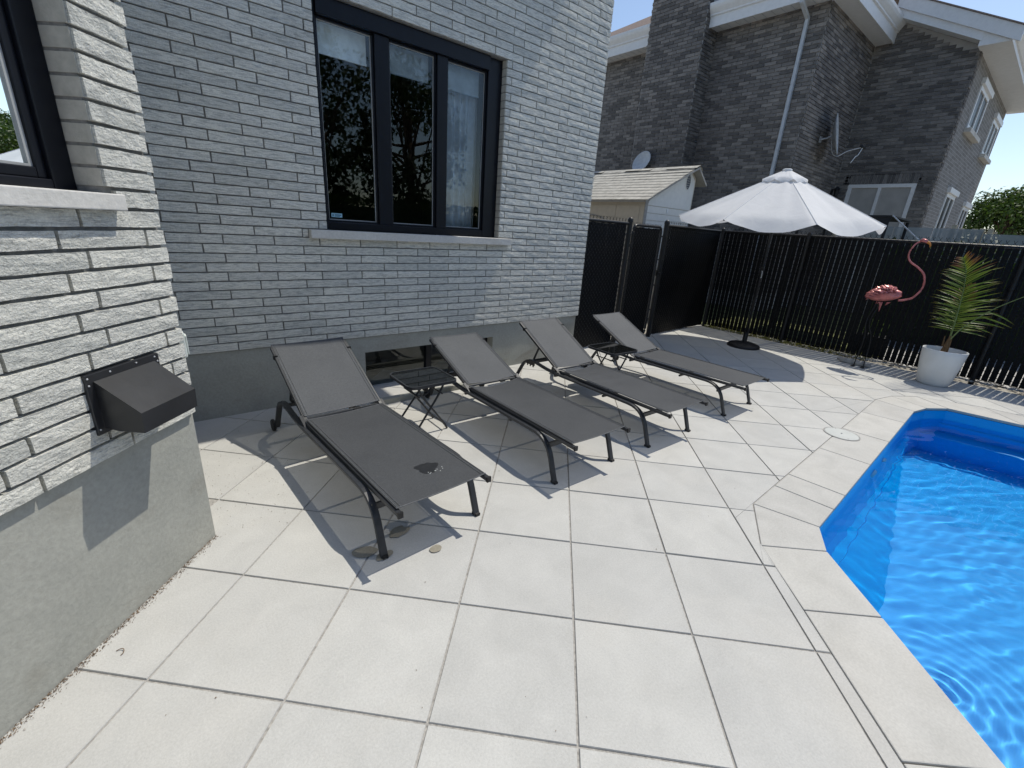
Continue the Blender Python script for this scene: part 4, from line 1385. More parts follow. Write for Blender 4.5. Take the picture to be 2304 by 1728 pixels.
mb.grid(lambda u, v: (cx + (0.075 + 0.012 * v) * math.cos(2 * math.pi * u), SY - 0.014 - 0.010 * math.sin(math.pi * (0.5 - v * 0.5)), cz + (0.130 + 0.015 * v) * math.sin(2 * math.pi * u)), 28, 3)
sb(mb, 'vent_ring', 'shed_pale', smooth=True)
mb = MB(); mb.sheet([(cx + 0.077 * math.cos(a), SY - 0.0135, cz + 0.132 * math.sin(a)) for a in [2 * math.pi * k / 28 for k in range(28)]]); vt = sb(mb, 'louvre_vent', 'shed_dark')
for k in range(6):
    z_ = cz - 0.10 + k * 0.04; hw = 0.074 * math.sqrt(max(0, 1 - ((z_ - cz) / 0.13) ** 2))
    mb = MB(); mb.box((cx, SY - 0.017, z_), (2 * hw, 0.003, 0.018), Matrix.Rotation(R(-35), 3, 'X')); sb(mb, 'slat', 'shed_trim', vt)
# door side (faces the camera's left): panels and an arched door
for k in range(9):
    for (ya_, yb2) in ((SY + 0.10, SY + 0.62), (SY + 0.645, 8.1)):
        z1 = 2.12 - k * 0.22
        mb = MB(); mb.box2((7.322, ya_, max(0, z1 - 0.212)), (7.329, yb2, z1)); sb(mb, 'siding_panel', 'shed_tan')
mb = MB()
pts = [(7.3, SY + 0.78 + 0.62 * (1 - math.cos(math.pi * k / 16)), 1.72 + 0.22 * math.sin(math.pi * k / 16)) for k in range(17)]
mb.tube([(7.318, SY + 0.78, 0.1)] + [(7.318, p[1], p[2]) for p in pts] + [(7.318, SY + 2.02, 0.1)], 0.014, 6); sb(mb, 'door_trim', 'shed_trim')
# roof slopes: sub-roof and overlapping shingle rows
A0, A1 = Vector((7.20, 0, 2.20)), Vector((8.68, 0, 2.905))
mb = MB()
mb.add([(A0.x, SY - 0.10, A0.z), (A0.x, 8.3, A0.z), (A1.x, 8.3, A1.z), (A1.x, SY - 0.16, A1.z), (A0.x, SY - 0.10, A0.z - 0.035), (A0.x, 8.3, A0.z - 0.035), (A1.x, 8.3, A1.z - 0.035), (A1.x, SY - 0.16, A1.z - 0.035)],
       [(0, 1, 2, 3), (7, 6, 5, 4), (0, 4, 5, 1), (0, 3, 7, 4), (1, 5, 6, 2), (3, 2, 6, 7)])
mb.add([(A1.x + 0.004, SY - 0.16, A1.z), (A1.x + 0.004, 8.3, A1.z), (9.12, 8.3, 2.64), (9.12, SY - 0.12, 2.64), (A1.x + 0.004, SY - 0.16, A1.z - 0.04), (A1.x + 0.004, 8.3, A1.z - 0.04), (9.12, 8.3, 2.60), (9.12, SY - 0.12, 2.60)],
       [(0, 3, 2, 1), (7, 4, 5, 6), (0, 4, 7, 3), (3, 7, 6, 2)])
rf = sb(mb, 'roof', 'shed_trim')
nrow = 11
sl = (A1 - A0); nrm = Vector((-sl.z, 0, sl.x)).normalized()
for k in range(nrow):
    y = SY - 0.13 - rnd.uniform(0, 0.02)
    while y < 8.3:
        ln = rnd.uniform(0.55, 1.1)
        p0 = A0 + sl * (k / nrow) - sl.normalized() * 0.012; p1 = A0 + sl * min(1.0, (k + 1) / nrow + 0.02)
        lift = 0.012 + (rnd.uniform(0.0, 0.012) if k > 7 else rnd.uniform(0, 0.003))
        a = p0 + nrm * lift; b = p1 + nrm * 0.005
        mb = MB()
        y2 = min(8.3, y + ln - 0.006)
        mb.add([(a.x, y, a.z), (a.x, y2, a.z + rnd.uniform(-.004, .004)), (b.x, y2, b.z), (b.x, y, b.z), (a.x + 0.004, y, a.z - 0.010), (a.x + 0.004, y2, a.z - 0.010)], [(0, 1, 2, 3), (0, 4, 5, 1)])
        sb(mb, 'shingle', 'shingle', rf)
        y += ln
y = SY - 0.17
while y < 8.2:
    mb = MB(); l2 = rnd.uniform(0.3, 0.42); tw = rnd.uniform(-0.01, 0.015)
    a = A1 - sl.normalized() * 0.13 + nrm * (0.028 + tw); b = A1 + Vector((0, 0, 0.030)); c = A1 + Vector((0.11, 0, -0.05))
    mb.add([(a.x, y, a.z), (a.x, y + l2, a.z), (b.x, y + l2, b.z), (b.x, y, b.z), (c.x, y, c.z), (c.x, y + l2, c.z)], [(0, 1, 2, 3), (3, 2, 5, 4)])
    sb(mb, 'ridge_shingle', 'shingle', rf); y += l2 - 0.01

# ------------------------------------------------------------------ chain-link fences with slats
PITCH = 0.0715
slat_me = {}
def slat_mesh(h, w=0.0625):
    k = (round(h, 2), w)
    if k not in slat_me:
        mb = MB(); mb.box2((-w / 2, -0.002, 0.03), (w / 2, 0.002, h)); slat_me[k] = mb.mesh('slat', 'vinyl_slat')
    return slat_me[k]
def fence_run(root, L_, H, sw=0.0625, missing=()):
    """root's local x runs along the fence, z up"""
    n = int(L_ / PITCH)
    for i in range(n):
        if i in missing: continue
        hh = H - 0.015
        o = link('slat', slat_mesh(hh, sw), root)
        o.location = ((i + 0.5) * PITCH + rnd.uniform(-.0012, .0012), 0, rnd.uniform(-.006, .006)); o.rotation_euler = (0, rnd.uniform(-.0018, .0018), rnd.uniform(-0.03, 0.03))
    mb = MB(); w = 0.0032
    m = int((H + 0.03) / (PITCH / 2))
    for i in range(n + 1):
        for s in (1, -1):
            pts = []
            for j in range(m + 1):
                x = i * PITCH + (PITCH / 2 * (1 if j % 2 else 0)) * s
                if x < -0.01 or x > L_ + 0.02: x = i * PITCH
                pts.append((x, 0.0062 * s * (1 if j % 2 else -1), 0.02 + j * PITCH / 2))
            pts.append((pts[-1][0] + PITCH * 0.24 * s, 0.0, pts[-1][2] + 0.034))
            if s == 1 or i % 1 == 0:
                mb.tube(pts, w, 3, caps=False)
    o = mb.build('wire_mesh', 'vinyl_wire', root, kind='stuff')
    return n
def rail(root, a, b, r, name='rail', mat='black_metal'):
    mb = MB(); mb.tube([a, b], r, 10); mb.build(name, mat, root, smooth=False)
def post(root, x, y, H, r=0.03):
    mb = MB(); mb.tube([(x, y, -0.05), (x, y, H)], r, 12)
    o = mb.build('post', 'black_metal', root)
    mb = MB(); mb.lathe([(r + 0.004, -0.035), (r + 0.004, 0.0), (r * 0.7, 0.022), (0.001, 0.030)], (x, y, H), 12); mb.build('post_cap', 'black_metal', o, smooth=True)
    for z_ in (0.45, 0.85, 1.25, 1.6):
        mb = MB(); mb.lathe([(r + 0.004, -0.012), (r + 0.007, -0.008), (r + 0.007, 0.008), (r + 0.004, 0.012)], (x, y, z_), 12); mb.box((x, y + r + 0.012, z_), (0.012, 0.02, 0.022)); mb.build('clamp', 'black_metal', o)
def dirfence(name, label, cat, a, b, H, rail_top=True, group=None):
    A, B = Vector((*a, 0)), Vector((*b, 0)); d = B - A
    t = thing(name, label, cat, (a[0], a[1], 0), math.atan2(d.y, d.x), group)
    return t, d.length
# far fence: corner (8.47,4.25) runs towards the right of the picture
ff, LF = dirfence('chain_link_fence', 'long black slatted chain-link fence behind the umbrella, flamingo and palm', 'fence', (8.49, 4.235), (8.93, -3.4), 1.80)
nS = fence_run(ff, LF, 1.765)
rail(ff, (0, 0.024, 1.765), (LF, 0.024, 1.765), 0.021, 'top_rail')
for x in (0.02, 1.42, 3.86, 6.3): post(ff, x, -0.03, 1.80)
mb = MB(); mb.tube([(0, -0.012, 0.06), (LF, -0.012, 0.06)], 0.003, 6); mb.build('tension_wire', 'vinyl_wire', ff)
# gate side
def gate_pt(x): return (x, 4.06 + (x - 4.45) * 0.040)
ga, LA = dirfence('fence_panel', 'short black slatted chain-link panel between the house corner and the gate', 'fence', gate_pt(4.42), gate_pt(5.50), 1.8, group='slatted panels beside the gate')
fence_run(ga, LA - 0.05, 1.74, 0.0688); rail(ga, (0, 0.0, 1.745), (LA, 0.0, 1.745), 0.021, 'top_rail'); post(ga, LA, 0.0, 1.80, 0.036)
rail(ga, (0.01, 0.0, 0.0), (0.01, 0, 1.75), 0.016, 'end_rail')
gt, LG = dirfence('gate', 'narrow black slatted chain-link gate in a round-cornered tube frame', 'gate', gate_pt(5.60), gate_pt(6.42), 1.8)
fence_run(gt, LG - 0.06, 1.72, 0.0688)
mb = MB(); mb.tube(fillet([(0.02, 0.012, 0.06), (0.02, 0.012, 1.735), (LG - 0.05, 0.012, 1.735), (LG - 0.05, 0.012, 0.06), (0.03, 0.012, 0.06)], 0.09), 0.020, 10); mb.build('gate_frame', 'black_metal', gt)
for z_ in (0.35, 1.45):
    mb = MB(); mb.box((-0.03, 0.0, z_), (0.07, 0.05, 0.045)); mb.build('hinge', 'black_metal', gt)
mb = MB(); mb.box((LG - 0.02, -0.03, 1.05), (0.06, 0.03, 0.09)); mb.tube([(LG - 0.05, -0.05, 1.06), (LG + 0.02, -0.05, 1.06)], 0.008, 6); mb.build('latch', 'black_metal', gt)
gb, LB = dirfence('fence_panel', 'black slatted chain-link panel between the gate and the corner of the far fence', 'fence', gate_pt(6.48), (8.44, 4.235), 1.8, group='slatted panels beside the gate')
fence_run(gb, LB - 0.03, 1.765, 0.0688); post(gb, 0.0, 0.0, 1.82, 0.036); rail(gb, (0, 0.0, 1.765), (LB, 0.0, 1.765), 0.021, 'top_rail')
rail(gb, (0.07, 0.0, 0.02), (0.07, 0, 1.76), 0.012, 'end_rail')

# ------------------------------------------------------------------ things beyond the far fence
gz = thing('patio_gazebo', 'dark-topped garden gazebo in front of the neighbouring patio window', 'gazebo', (10.6, 2.6, 0))
def gzb(mb, name, mat, **k):
    mb.v = [(p[0] - 10.6, p[1] - 2.6, p[2]) for p in mb.v]; return mb.build(name, mat, gz, **k)
mb = MB()
mb.add([(10.0, 3.6, 2.17), (10.0, 2.14, 2.195), (11.6, 2.14, 2.20), (11.6, 3.6, 2.18), (10.0, 3.6, 2.145), (10.0, 2.14, 2.17), (11.6, 2.14, 2.17), (11.6, 3.6, 2.15)], [(0, 1, 2, 3), (7, 6, 5, 4), (0, 4, 5, 1), (1, 5, 6, 2), (2, 6, 7, 3), (3, 7, 4, 0)])
gzb(mb, 'canopy', 'dark_cover')
mb = MB()
mb.add([(10.02, 3.6, 2.14), (10.02, 2.14, 2.165), (10.02, 2.20, 2.03), (10.02, 3.6, 1.95)], [(0, 1, 2, 3)]); gzb(mb, 'canopy_skirt', 'dark_cover')
for x, y in ((10.05, 3.55), (11.55, 3.55), (11.55, 2.2), (10.05, 2.19)):
    mb = MB(); mb.tube([(x, y, -0.05), (x, y, 2.16)], 0.025, 8); gzb(mb, 'leg', 'dark_cover')
mb = MB(); mb.tube([(9.98, 2.13, 2.19), (9.98, 1.66, 1.80)], 0.010, 6); gzb(mb, 'guy_strap', 'galv')
gr = thing('glass_railing', 'pale frosted panel railing on short timber posts just beyond the fence', 'railing', (12.0, 1.7, 0))
def grb(mb, name, mat, **k):
    mb.v = [(p[0] - 12.0, p[1] - 1.7, p[2]) for p in mb.v]; return mb.build(name, mat, gr, **k)
m_, nt_, out_ = new_mat('frosted_panel')
tr_ = N(nt_, 'ShaderNodeBsdfTransparent'); df_ = N(nt_, 'ShaderNodeBsdfDiffuse'); df_.inputs[0].default_value = (0.42, 0.45, 0.46, 1)
mx_ = N(nt_, 'ShaderNodeMixShader', i_0=0.55); L(nt_, tr_.outputs[0], mx_.inputs[1]); L(nt_, df_.outputs[0], mx_.inputs[2]); L(nt_, mx_.outputs[0], out_.inputs['Surface'])
M['frosted'] = m_
for a, b in ((3.03, 2.48), (2.46, 1.88), (1.86, 1.18), (1.16, 0.1), (0.08, -1.2)):
    mb = MB(); mb.box2((12.0, b, 1.3), (12.015, a, 2.10 - (0.07 if a < 1.2 else 0.0))); grb(mb, 'panel', 'frosted')
for y, h in ((1.59, 2.17), (1.48, 2.11), (1.30, 2.11), (1.20, 2.12), (1.09, 2.12), (3.50, 2.0), (0.24, 2.06)):
    mb = MB(); mb.box2((12.03, y - 0.036, -0.05), (12.08, y + 0.036, h)); grb(mb, 'post', 'wood_post', bevel=0.003)
mb = MB(); mb.box2((12.085, 1.0, 2.04), (12.11, 1.19, 2.075)); grb(mb, 'cross_rail', 'wood_post')
t = thing('planter_box', 'dark planter box with green leaves showing low through the fence slats behind the flamingo', 'planter', (9.25, 1.72, 0))
mb = MB(); mb.box2((-0.16, -0.22, -0.04), (0.16, 0.22, 0.30)); mb.build('box', 'black_plastic', t, bevel=0.01)
mb = MB()
for k in range(70):
    a = rnd.uniform(0, 6.28); r_ = rnd.uniform(0.0, 0.2); h = rnd.uniform(0.30, 0.55); c = Vector((r_ * math.cos(a), r_ * math.sin(a), h)); d = Vector((rnd.uniform(-1, 1), rnd.uniform(-1, 1), rnd.uniform(0.2, 1))).normalized() * 0.05; e = d.cross(Vector((0.3, 0.5, 0.2))).normalized() * 0.02
    mb.add([c - d, c + e, c + d, c - e], [(0, 1, 2, 3)])
mb.build('foliage', 'leaf', t)

# ------------------------------------------------------------------ trees
def tree_meshes(seed, H, Rc, nleaf, leaf, mat, zc=0.58, clumps=26, sq=0.8):
    r2 = random.Random(seed)
    tr = MB()
    tr.tube(smooth_path([(0, 0, -0.2), (0.05, 0.02, H * 0.2), (-0.04, 0.05, H * 0.45), (0.02, 0, H * 0.75)], 4), [H * 0.028 * (1 - 0.75 * i / 12) for i in range(13)], 9)
    cl = []
    for k in range(clumps):
        a = r2.uniform(0, 6.28); u = r2.uniform(-0.85, 1.0); s = math.sqrt(max(0.05, 1 - u * u)) * r2.uniform(0.55, 1.0)
        c = Vector((Rc * s * math.cos(a) * 0.8, Rc * s * math.sin(a) * 0.8, H * zc + u * H * 0.36))
        cl.append((c, Rc * r2.uniform(0.26, 0.46)))
        b = Vector((0, 0, H * r2.uniform(0.25, 0.6)))
        tr.tube([b, b.lerp(c, 0.5) + Vector((0, 0, -0.1)), c], [H * 0.010, H * 0.006, H * 0.002], 5)
    lf = MB()
    for k in range(nleaf):
        c, rr = cl[r2.randrange(clumps)]
        d = Vector((r2.gauss(0, 1), r2.gauss(0, 1), r2.gauss(0, 1))).normalized() * rr * (r2.random() ** 0.45)
        d.z *= sq
        p = c + d
        n_ = (d.normalized() + Vector((r2.gauss(0, .5), r2.gauss(0, .5), r2.gauss(0.4, .5)))).normalized()
        a = n_.orthogonal().normalized(); a.rotate(Matrix.Rotation(r2.uniform(0, 6.28), 3, n_)); b = n_.cross(a)
        s = leaf * r2.uniform(0.6, 1.3)
        lf.add([p - a * s, p + b * s * 0.45 + n_ * s * 0.1, p + a * s, p - b * s * 0.45 + n_ * s * 0.1], [(0, 1, 2, 3)])
    return tr.mesh('trunk', 'bark'), lf.mesh('crown', mat)
treeA = tree_meshes(1, 6.2, 2.6, 15000, 0.105, 'leaf', 0.52, 40)
treeB = tree_meshes(2, 7.0, 2.9, 15000, 0.115, 'leaf', 0.52, 40)
treeC = tree_meshes(5, 8.5, 3.0, 6500, 0.13, 'leaf_dark')
def put_tree(ms, loc, rot, sc, label, group):
    t = thing('leafy_tree', label, 'tree', loc, rot, group); t.scale = (sc, sc, sc)
    link('trunk', ms[0], t); link('crown', ms[1], t)
TG = 'trees past the far end of the brown-grey house'
put_tree(treeB, (26.5, 2.0, 0), 0.3, 0.64, 'bushy green tree at the right edge, right beside the far house corner', TG)
put_tree(treeA, (26.0, -0.4, 0), 1.4, 0.72, 'rounder green tree at the right edge, past the first one beside the far house', TG)
put_tree(treeB, (30.0, 0.9, 0), 2.2, 0.76, 'farther green tree filling the gap behind the two bushy trees at the right edge', TG)
TR = 'dark trees mirrored in the window panes'
for k, (x, y, sc, what) in enumerate(((-3.4, -11.0, 0.85, 'leftmost'), (-0.2, -12.4, 0.95, 'second from the left'), (3.0, -11.6, 0.9, 'middle'), (6.4, -12.8, 1.0, 'second from the right'), (10.2, -11.8, 0.95, 'rightmost'))):
    put_tree(treeC, (x, y, 0), 0.9 * k + 0.5, sc, 'dark tree behind the pool, %s of five mirrored in the glass' % what, TR)
def hedge(name, label, loc, rot, L_, H, D, n, mat, seed, leaf=0.05):
    t = thing(name, label, 'hedge', loc, rot); r2 = random.Random(seed); lf = MB()
    mb = MB(); mb.box2((0.05, -D * 0.32, -0.05), (L_ - 0.05, D * 0.32, H * 0.88)); mb.build('branch_core', 'leaf_dark', t)
    for k in range(n):
        p = Vector((r2.uniform(0, L_), r2.uniform(-D / 2, D / 2), r2.uniform(0.0, H)))
        if r2.random() < 0.6: p.y = r2.choice((-1, 1)) * D / 2 * r2.uniform(0.75, 1.05)
        elif r2.random() < 0.7: p.z = H * r2.uniform(0.9, 1.04)
        a = Vector((r2.gauss(0, 1), r2.gauss(0, 1), r2.gauss(0, 1))).normalized(); b = a.orthogonal().normalized(); s = leaf * r2.uniform(0.6, 1.4)
        lf.add([p - a * s, p + b * s * 0.5, p + a * s, p - b * s * 0.5], [(0, 1, 2, 3)])
    lf.build('foliage', mat, t)
hedge('hedge', 'dark clipped hedge low behind the right end of the far fence', (11.55, 2.35, 0), R(-90), 11.0, 1.78, 0.6, 7000, 'leaf_dark', 4)
hedge('hedge', 'unseen dark hedge added behind the pool to cover the horizon mirrored in the window glass', (-6.0, -9.5, 0), 0.0, 20.0, 2.2, 0.8, 9000, 'leaf_dark', 6, 0.07)  # unseen, added to darken the horizon mirrored in the panes

# ------------------------------------------------------------------ sun loungers
LG = 'black sling sun loungers in a row along the house wall'
def lounger(x, y, rot, back, label, sag, seed, wet=False):
    t = thing('sun_lounger', label, 'sun lounger', (x, y, 0), rot, LG)
    r2 = random.Random(seed)
    W, ZF, ZH, LS, LBk = 0.53, 0.33, 0.323, 1.204, 0.723
    ca, sa = math.cos(back), math.sin(back)
    for s in (-1, 1):
        xs_ = s * 0.289
        pts = fillet([(xs_, 0.085, 0.0), (xs_, 0.19, 0.292), (xs_, 1.30, 0.280), (xs_, 1.66, 0.332), (xs_, 1.84, 0.03 if s > 0 else 0.03)], 0.14, 7)
        mb = MB(); mb.tube(pts, 0.02, flat=(0.020, 0.038), up=Vector((1, 0, 0)))
        f = mb.build('side_frame', 'frame_metal', t, bevel=0.004)
        mb = MB(); mb.box((xs_, 0.088, 0.008), (0.028, 0.044, 0.016)); mb.build('foot_cap', 'black_plastic', f)
        # wheel at the rear
        mb = MB(); mb.lathe([(0.004, -0.012), (0.040, -0.012), (0.046, -0.006), (0.046, 0.006), (0.040, 0.012), (0.004, 0.012)], (xs_ - s * 0.0, 1.85, 0.046), 20)
        mb.v = [(xs_ + s * 0.024 + (p[2] - 0.046), p[1], 0.046 + (p[0] - xs_)) for p in mb.v]
        mb.build('wheel', 'black_plastic', t, smooth=False)
        for (yb_, zb_) in ((0.175, 0.262), (0.62, 0.287), (1.24, 0.281), (1.60, 0.318)):
            mb = MB(); mb.lathe([(0.0, 0.003), (0.006, 0.0025), (0.0075, 0.0)], (0, 0, 0), 8, Matrix.Rotation(R(90 * s), 3, 'Y')); mb.v = [(p[0] + xs_ + s * 0.0102, p[1] + yb_, p[2] + zb_) for p in mb.v]; mb.build('bolt', 'black_plastic', f)
        # seat rail
        mb = MB(); xr = s * 0.262
        mb.tube([(xr, -0.035, ZF - 0.020), (xr, LS - 0.01, ZH - 0.020)], 0.02, flat=(0.022, 0.026), up=Vector((1, 0, 0)))
        sr = mb.build('seat_rail', 'frame_metal', t, bevel=0.003)
        mb = MB(); mb.box((xr, -0.040, ZF - 0.020), (0.026, 0.012, 0.030)); mb.build('end_cap', 'black_plastic', sr)
        mb = MB()
        b0 = Vector((xr, LS + 0.012, ZH - 0.014)); b1 = Vector((xr, LS + LBk * ca, ZH + LBk * sa - 0.016 * ca))
        mb.tube([b0, b1], 0.02, flat=(0.022, 0.026), up=Vector((1, 0, 0)))
        br = mb.build('back_rail', 'frame_metal', t, bevel=0.003)
        mb = MB(); m_ = b0.lerp(b1, 0.86); mb.box(m_ + Vector((s * 0.006, 0, 0)), (0.026, 0.03, 0.03)); mb.build('end_cap', 'black_plastic', br)
        # hinge plate
        mb = MB(); mb.tube([(s * 0.276, LS - 0.06, 0.285), (s * 0.276, LS + 0.05, 0.335)], 0.01, flat=(0.006, 0.03), up=Vector((1, 0, 0))); mb.build('hinge_plate', 'frame_metal', t)
        # notched bracket on the rear rail
        mb = MB(); mb.box((s * 0.272, 1.62, 0.275), (0.006, 0.14, 0.035))
        for k in range(3): mb.box((s * 0.272, 1.57 + k * 0.045, 0.252), (0.006, 0.016, 0.02))
        mb.build('notch_bracket', 'frame_metal', t)
    # cross bars
    for (yy, zz, w_, h_) in ((0.205, 0.225, 0.020, 0.034), (1.24, 0.250, 0.020, 0.026), (1.60, 0.285, 0.020, 0.026), (0.62, 0.250, 0.018, 0.018)):
        mb = MB(); mb.box((0, yy, zz), (0.556, w_, h_)); mb.build('crossbar', 'frame_metal', t, bevel=0.003)
    mb = MB(); mb.tube([(-0.25, LS + LBk * ca * 0.97, ZH + LBk * sa * 0.97 - 0.03), (0.25, LS + LBk * ca * 0.97, ZH + LBk * sa * 0.97 - 0.03)], 0.010, 8); mb.build('crossbar', 'frame_metal', t)
    mb = MB(); mb.tube([(-0.25, LS + 0.03, ZH - 0.014), (0.25, LS + 0.03, ZH - 0.014)], 0.010, 8); mb.build('crossbar', 'frame_metal', t)
    # prop for the back
    m0 = Vector((0, LS + LBk * ca * 0.52, ZH + LBk * sa * 0.52 - 0.03)); pz = Vector((0, 1.615, 0.30))
    mb = MB(); mb.tube(fillet([m0 + Vector((-0.235, 0, 0)), pz + Vector((-0.235, 0, 0)), pz + Vector((0.235, 0, 0)), m0 + Vector((0.235, 0, 0))], 0.03), 0.011, 8); mb.build('back_prop', 'frame_metal', t)
    # strap hook between seat and back
    mb = MB(); mb.box((0.09, LS + 0.022, ZH - 0.012), (0.05, 0.05, 0.012)); mb.build('hinge_clip', 'black_plastic', t)
    ph = [r2.uniform(0, 6.28) for _ in range(4)]
    def seat(u, v):
        xx = -W / 2 + W * u; e = 1 - (2 * u - 1) ** 2
        yy = -0.012 + (LS + 0.005) * v
        z_ = ZF + (ZH - ZF) * v - e * (0.008 + sag[0] * v ** 3 + sag[1] * math.exp(-((v - 0.25) / 0.16) ** 2))
        z_ += sag[2] * e * 0.5 * (math.sin(v * 46 + 3 * u + ph[0]) * math.exp(-((v - 0.80) / 0.20) ** 2) + 0.5 * math.sin(v * 30 + u * 5 + ph[1]))
        return (xx, yy, z_)
    mb = MB(); mb.grid(seat, 20, 56)
    so = mb.build('seat_sling', 'sling', t, smooth=True)
    def bk(u, v):
        xx = -W / 2 + W * u; e = 1 - (2 * u - 1) ** 2; d = e * (0.006 + 0.4 * sag[0] * (1 - v) ** 2)
        l_ = 0.016 + (LBk + 0.004 - 0.016) * v
        return (xx, LS + 0.012 + l_ * ca + d * sa, ZH + l_ * sa - d * ca + 0.004)
    mb = MB(); mb.grid(bk, 16, 24)
    bo = mb.build('back_sling', 'sling_lit', t, smooth=True)
    # stitched hems: four fine double lines
    for fn, par in ((seat, so), (bk, bo)):
        for u in (0.012, 0.045, 0.955, 0.988):
            mb = MB(); mb.tube([Vector(fn(u, k / 24)) + Vector((0, 0, 0.0016)) for k in range(25)], 0.0022, 4); mb.build('hem', 'sling_hem', par)
        for v in (0.004, 0.996):
            mb = MB(); mb.tube([Vector(fn(k / 12, v)) + Vector((0, 0, 0.0014)) for k in range(13)], 0.0026, 4); mb.build('hem', 'sling_hem', par)
    if wet:
        r3 = random.Random(11); pts = []
        for k in range(36):
            a = 2 * math.pi * k / 36; f = 1 + 0.14 * math.sin(3 * a + 1) + 0.09 * math.sin(5 * a + 2) + 0.07 * math.sin(8 * a)
            pts.append((0.050 + 0.060 * f * math.cos(a), 0.235 + 0.055 * f * math.sin(a)))
        mb = MB()
        def onseat(px, py): 
            q = seat((px + W / 2) / W, (py + 0.012) / (LS + 0.005)); return (px, py, q[2] + 0.0012)
        c0 = onseat(0.05, 0.235); ring = [onseat(*p) for p in pts]; mid = [onseat(0.05 + (p[0] - 0.05) * 0.5, 0.235 + (p[1] - 0.235) * 0.5) for p in pts]
        n = len(ring)
        mb.add([c0] + mid + ring, [(0, 1 + k, 1 + (k + 1) % n) for k in range(n)] + [(1 + k, 1 + n + k, 1 + n + (k + 1) % n, 1 + (k + 1) % n) for k in range(n)])
        mb.build('wet_patch', 'wet_sling', so, smooth=True)
        for k in range(9):
            q = onseat(0.05 + r3.uniform(-0.03, 0.07), 0.175 + r3.uniform(-0.012, 0.02)); mb = MB(); mb.lathe([(0.0, 0.0022), (0.002, 0.0018), (0.003, 0.0)], q, 8); mb.build('water_drop', 'lid', so, smooth=True)
    return t
lounger(1.013, 1.656, 0.046, 0.491, 'sun lounger nearest the bay, with a dark wet patch on its seat', (0.0, 0.0, 0.0006), 1, wet=True)
lounger(2.210, 1.648, -0.027, 0.352, 'sun lounger with a dry smooth seat just right of the table by the basement window', (0.028, 0.0, 0.001), 2)
lounger(3.229, 1.615, -0.030, 0.488, 'sun lounger with the slack, wrinkled seat', (0.032, 0.014, 0.0045), 3)
lounger(4.467, 1.608, 0.014, 0.465, 'sun lounger farthest along the row, reaching into the umbrella shadow', (0.004, 0.0, 0.001), 4)

# ------------------------------------------------------------------ folding side tables
def side_table(x, y, rot, zt, w, d, label):
    t = thing('side_table', label, 'side table', (x, y, 0), rot, 'folding glass-topped side tables')
    def rr(w, d, r, n=6):
        p = []
        for cx, cy, a0 in ((w / 2 - r, d / 2 - r, 0), (-w / 2 + r, d / 2 - r, 90), (-w / 2 + r, -d / 2 + r, 180), (w / 2 - r, -d / 2 + r, 270)):
            for k in range(n + 1):
                a = R(a0 + 90 * k / n); p.append((cx + r * math.cos(a), cy + r * math.sin(a)))
        return p
    o_, i_ = rr(w, d, 0.06), rr(w - 0.022, d - 0.022, 0.05)
    n = len(o_); mb = MB()
    vs = [(p[0], p[1], zt - 0.022) for p in o_] + [(p[0], p[1], zt) for p in o_] + [(p[0], p[1], zt) for p in i_] + [(p[0], p[1], zt - 0.022) for p in i_]
    fs = []
    for k in range(4):
        for i in range(n):
            j = (i + 1) % n; a, b = k * n, ((k + 1) % 4) * n
            fs.append((a + i, a + j, b + j, b + i))
    mb.add(vs, fs); rim = mb.build('rim', 'frame_metal', t)
    mb = MB(); mb.prism(i_, zt - 0.010, zt - 0.004); mb.build('glass_top', 'table_glass', t)
    for s in (-1, 1):
        yy = s * (d / 2 - 0.07)
        for q in (-1, 1):
            mb = MB(); mb.tube(fillet([(q * 0.12, yy, zt - 0.02), (q * 0.07, yy, zt - 0.12), (-q * 0.13, yy + s * 0.012 * q, 0.05), (-q * 0.155, yy + s * 0.012 * q, 0.006)], 0.05), 0.0085, 8); mb.build('leg', 'frame_metal', t)
    for q, z_ in ((-0.13, 0.05), (0.13, 0.05), (-0.1, 0.32), (0.1, 0.32)):
        mb = MB(); mb.tube([(q, -d / 2 + 0.07, z_), (q, d / 2 - 0.07, z_)], 0.006, 8); mb.build('crossbar', 'frame_metal', t)
    mb = MB(); mb.tube(smooth_path([(-0.1, -0.05, 0.32), (-0.05, -0.05, 0.30), (0.03, 0.0, 0.29), (0.10, 0.05, 0.32)], 6), 0.007, 8); mb.build('folding_stay', 'frame_metal', t)
    mb = MB(); mb.box((0.02, 0.0, 0.355), (0.03, 0.05, 0.075)); mb.build('lock_catch', 'black_plastic', t, bevel=0.004)
side_table(1.605, 2.955, -0.02, 0.440, 0.42, 0.40, 'glass-topped folding table between the wet lounger and the basement window')
side_table(3.855, 2.865, -0.05, 0.430, 0.42, 0.40, 'glass-topped folding table mirroring a pale lounger back, in front of the slatted panel')

# ------------------------------------------------------------------ umbrella
um = thing('patio_umbrella', 'white canvas patio umbrella on a black pole in front of the far fence', 'umbrella', (7.45, 2.976, 0))
ax = Vector((-0.0646, -0.030, 1)).normalized()
e1 = Vector((1, 0, 0.0646)).normalized(); e2 = ax.cross(e1)
TH0, RR, HR, HT = 2.288, 1.351, 1.951, 2.60
def up_(r, th, h): return e1 * (r * math.cos(th)) + e2 * (r * math.sin(th)) + ax * h
mb = MB(); mb.lathe([(0.0, 0.085), (0.05, 0.083), (0.16, 0.066), (0.225, 0.045), (0.245, 0.02), (0.245, 0.0), (0.0, 0.0)], (0, 0, 0), 40); mb.build('base', 'black_plastic', um, smooth=True)
mb = MB(); mb.lathe([(0.036, 0.08), (0.036, 0.30), (0.026, 0.31), (0.026, 0.34)], (0, 0, 0), 16); mb.build('base_sleeve', 'black_metal', um, smooth=True)
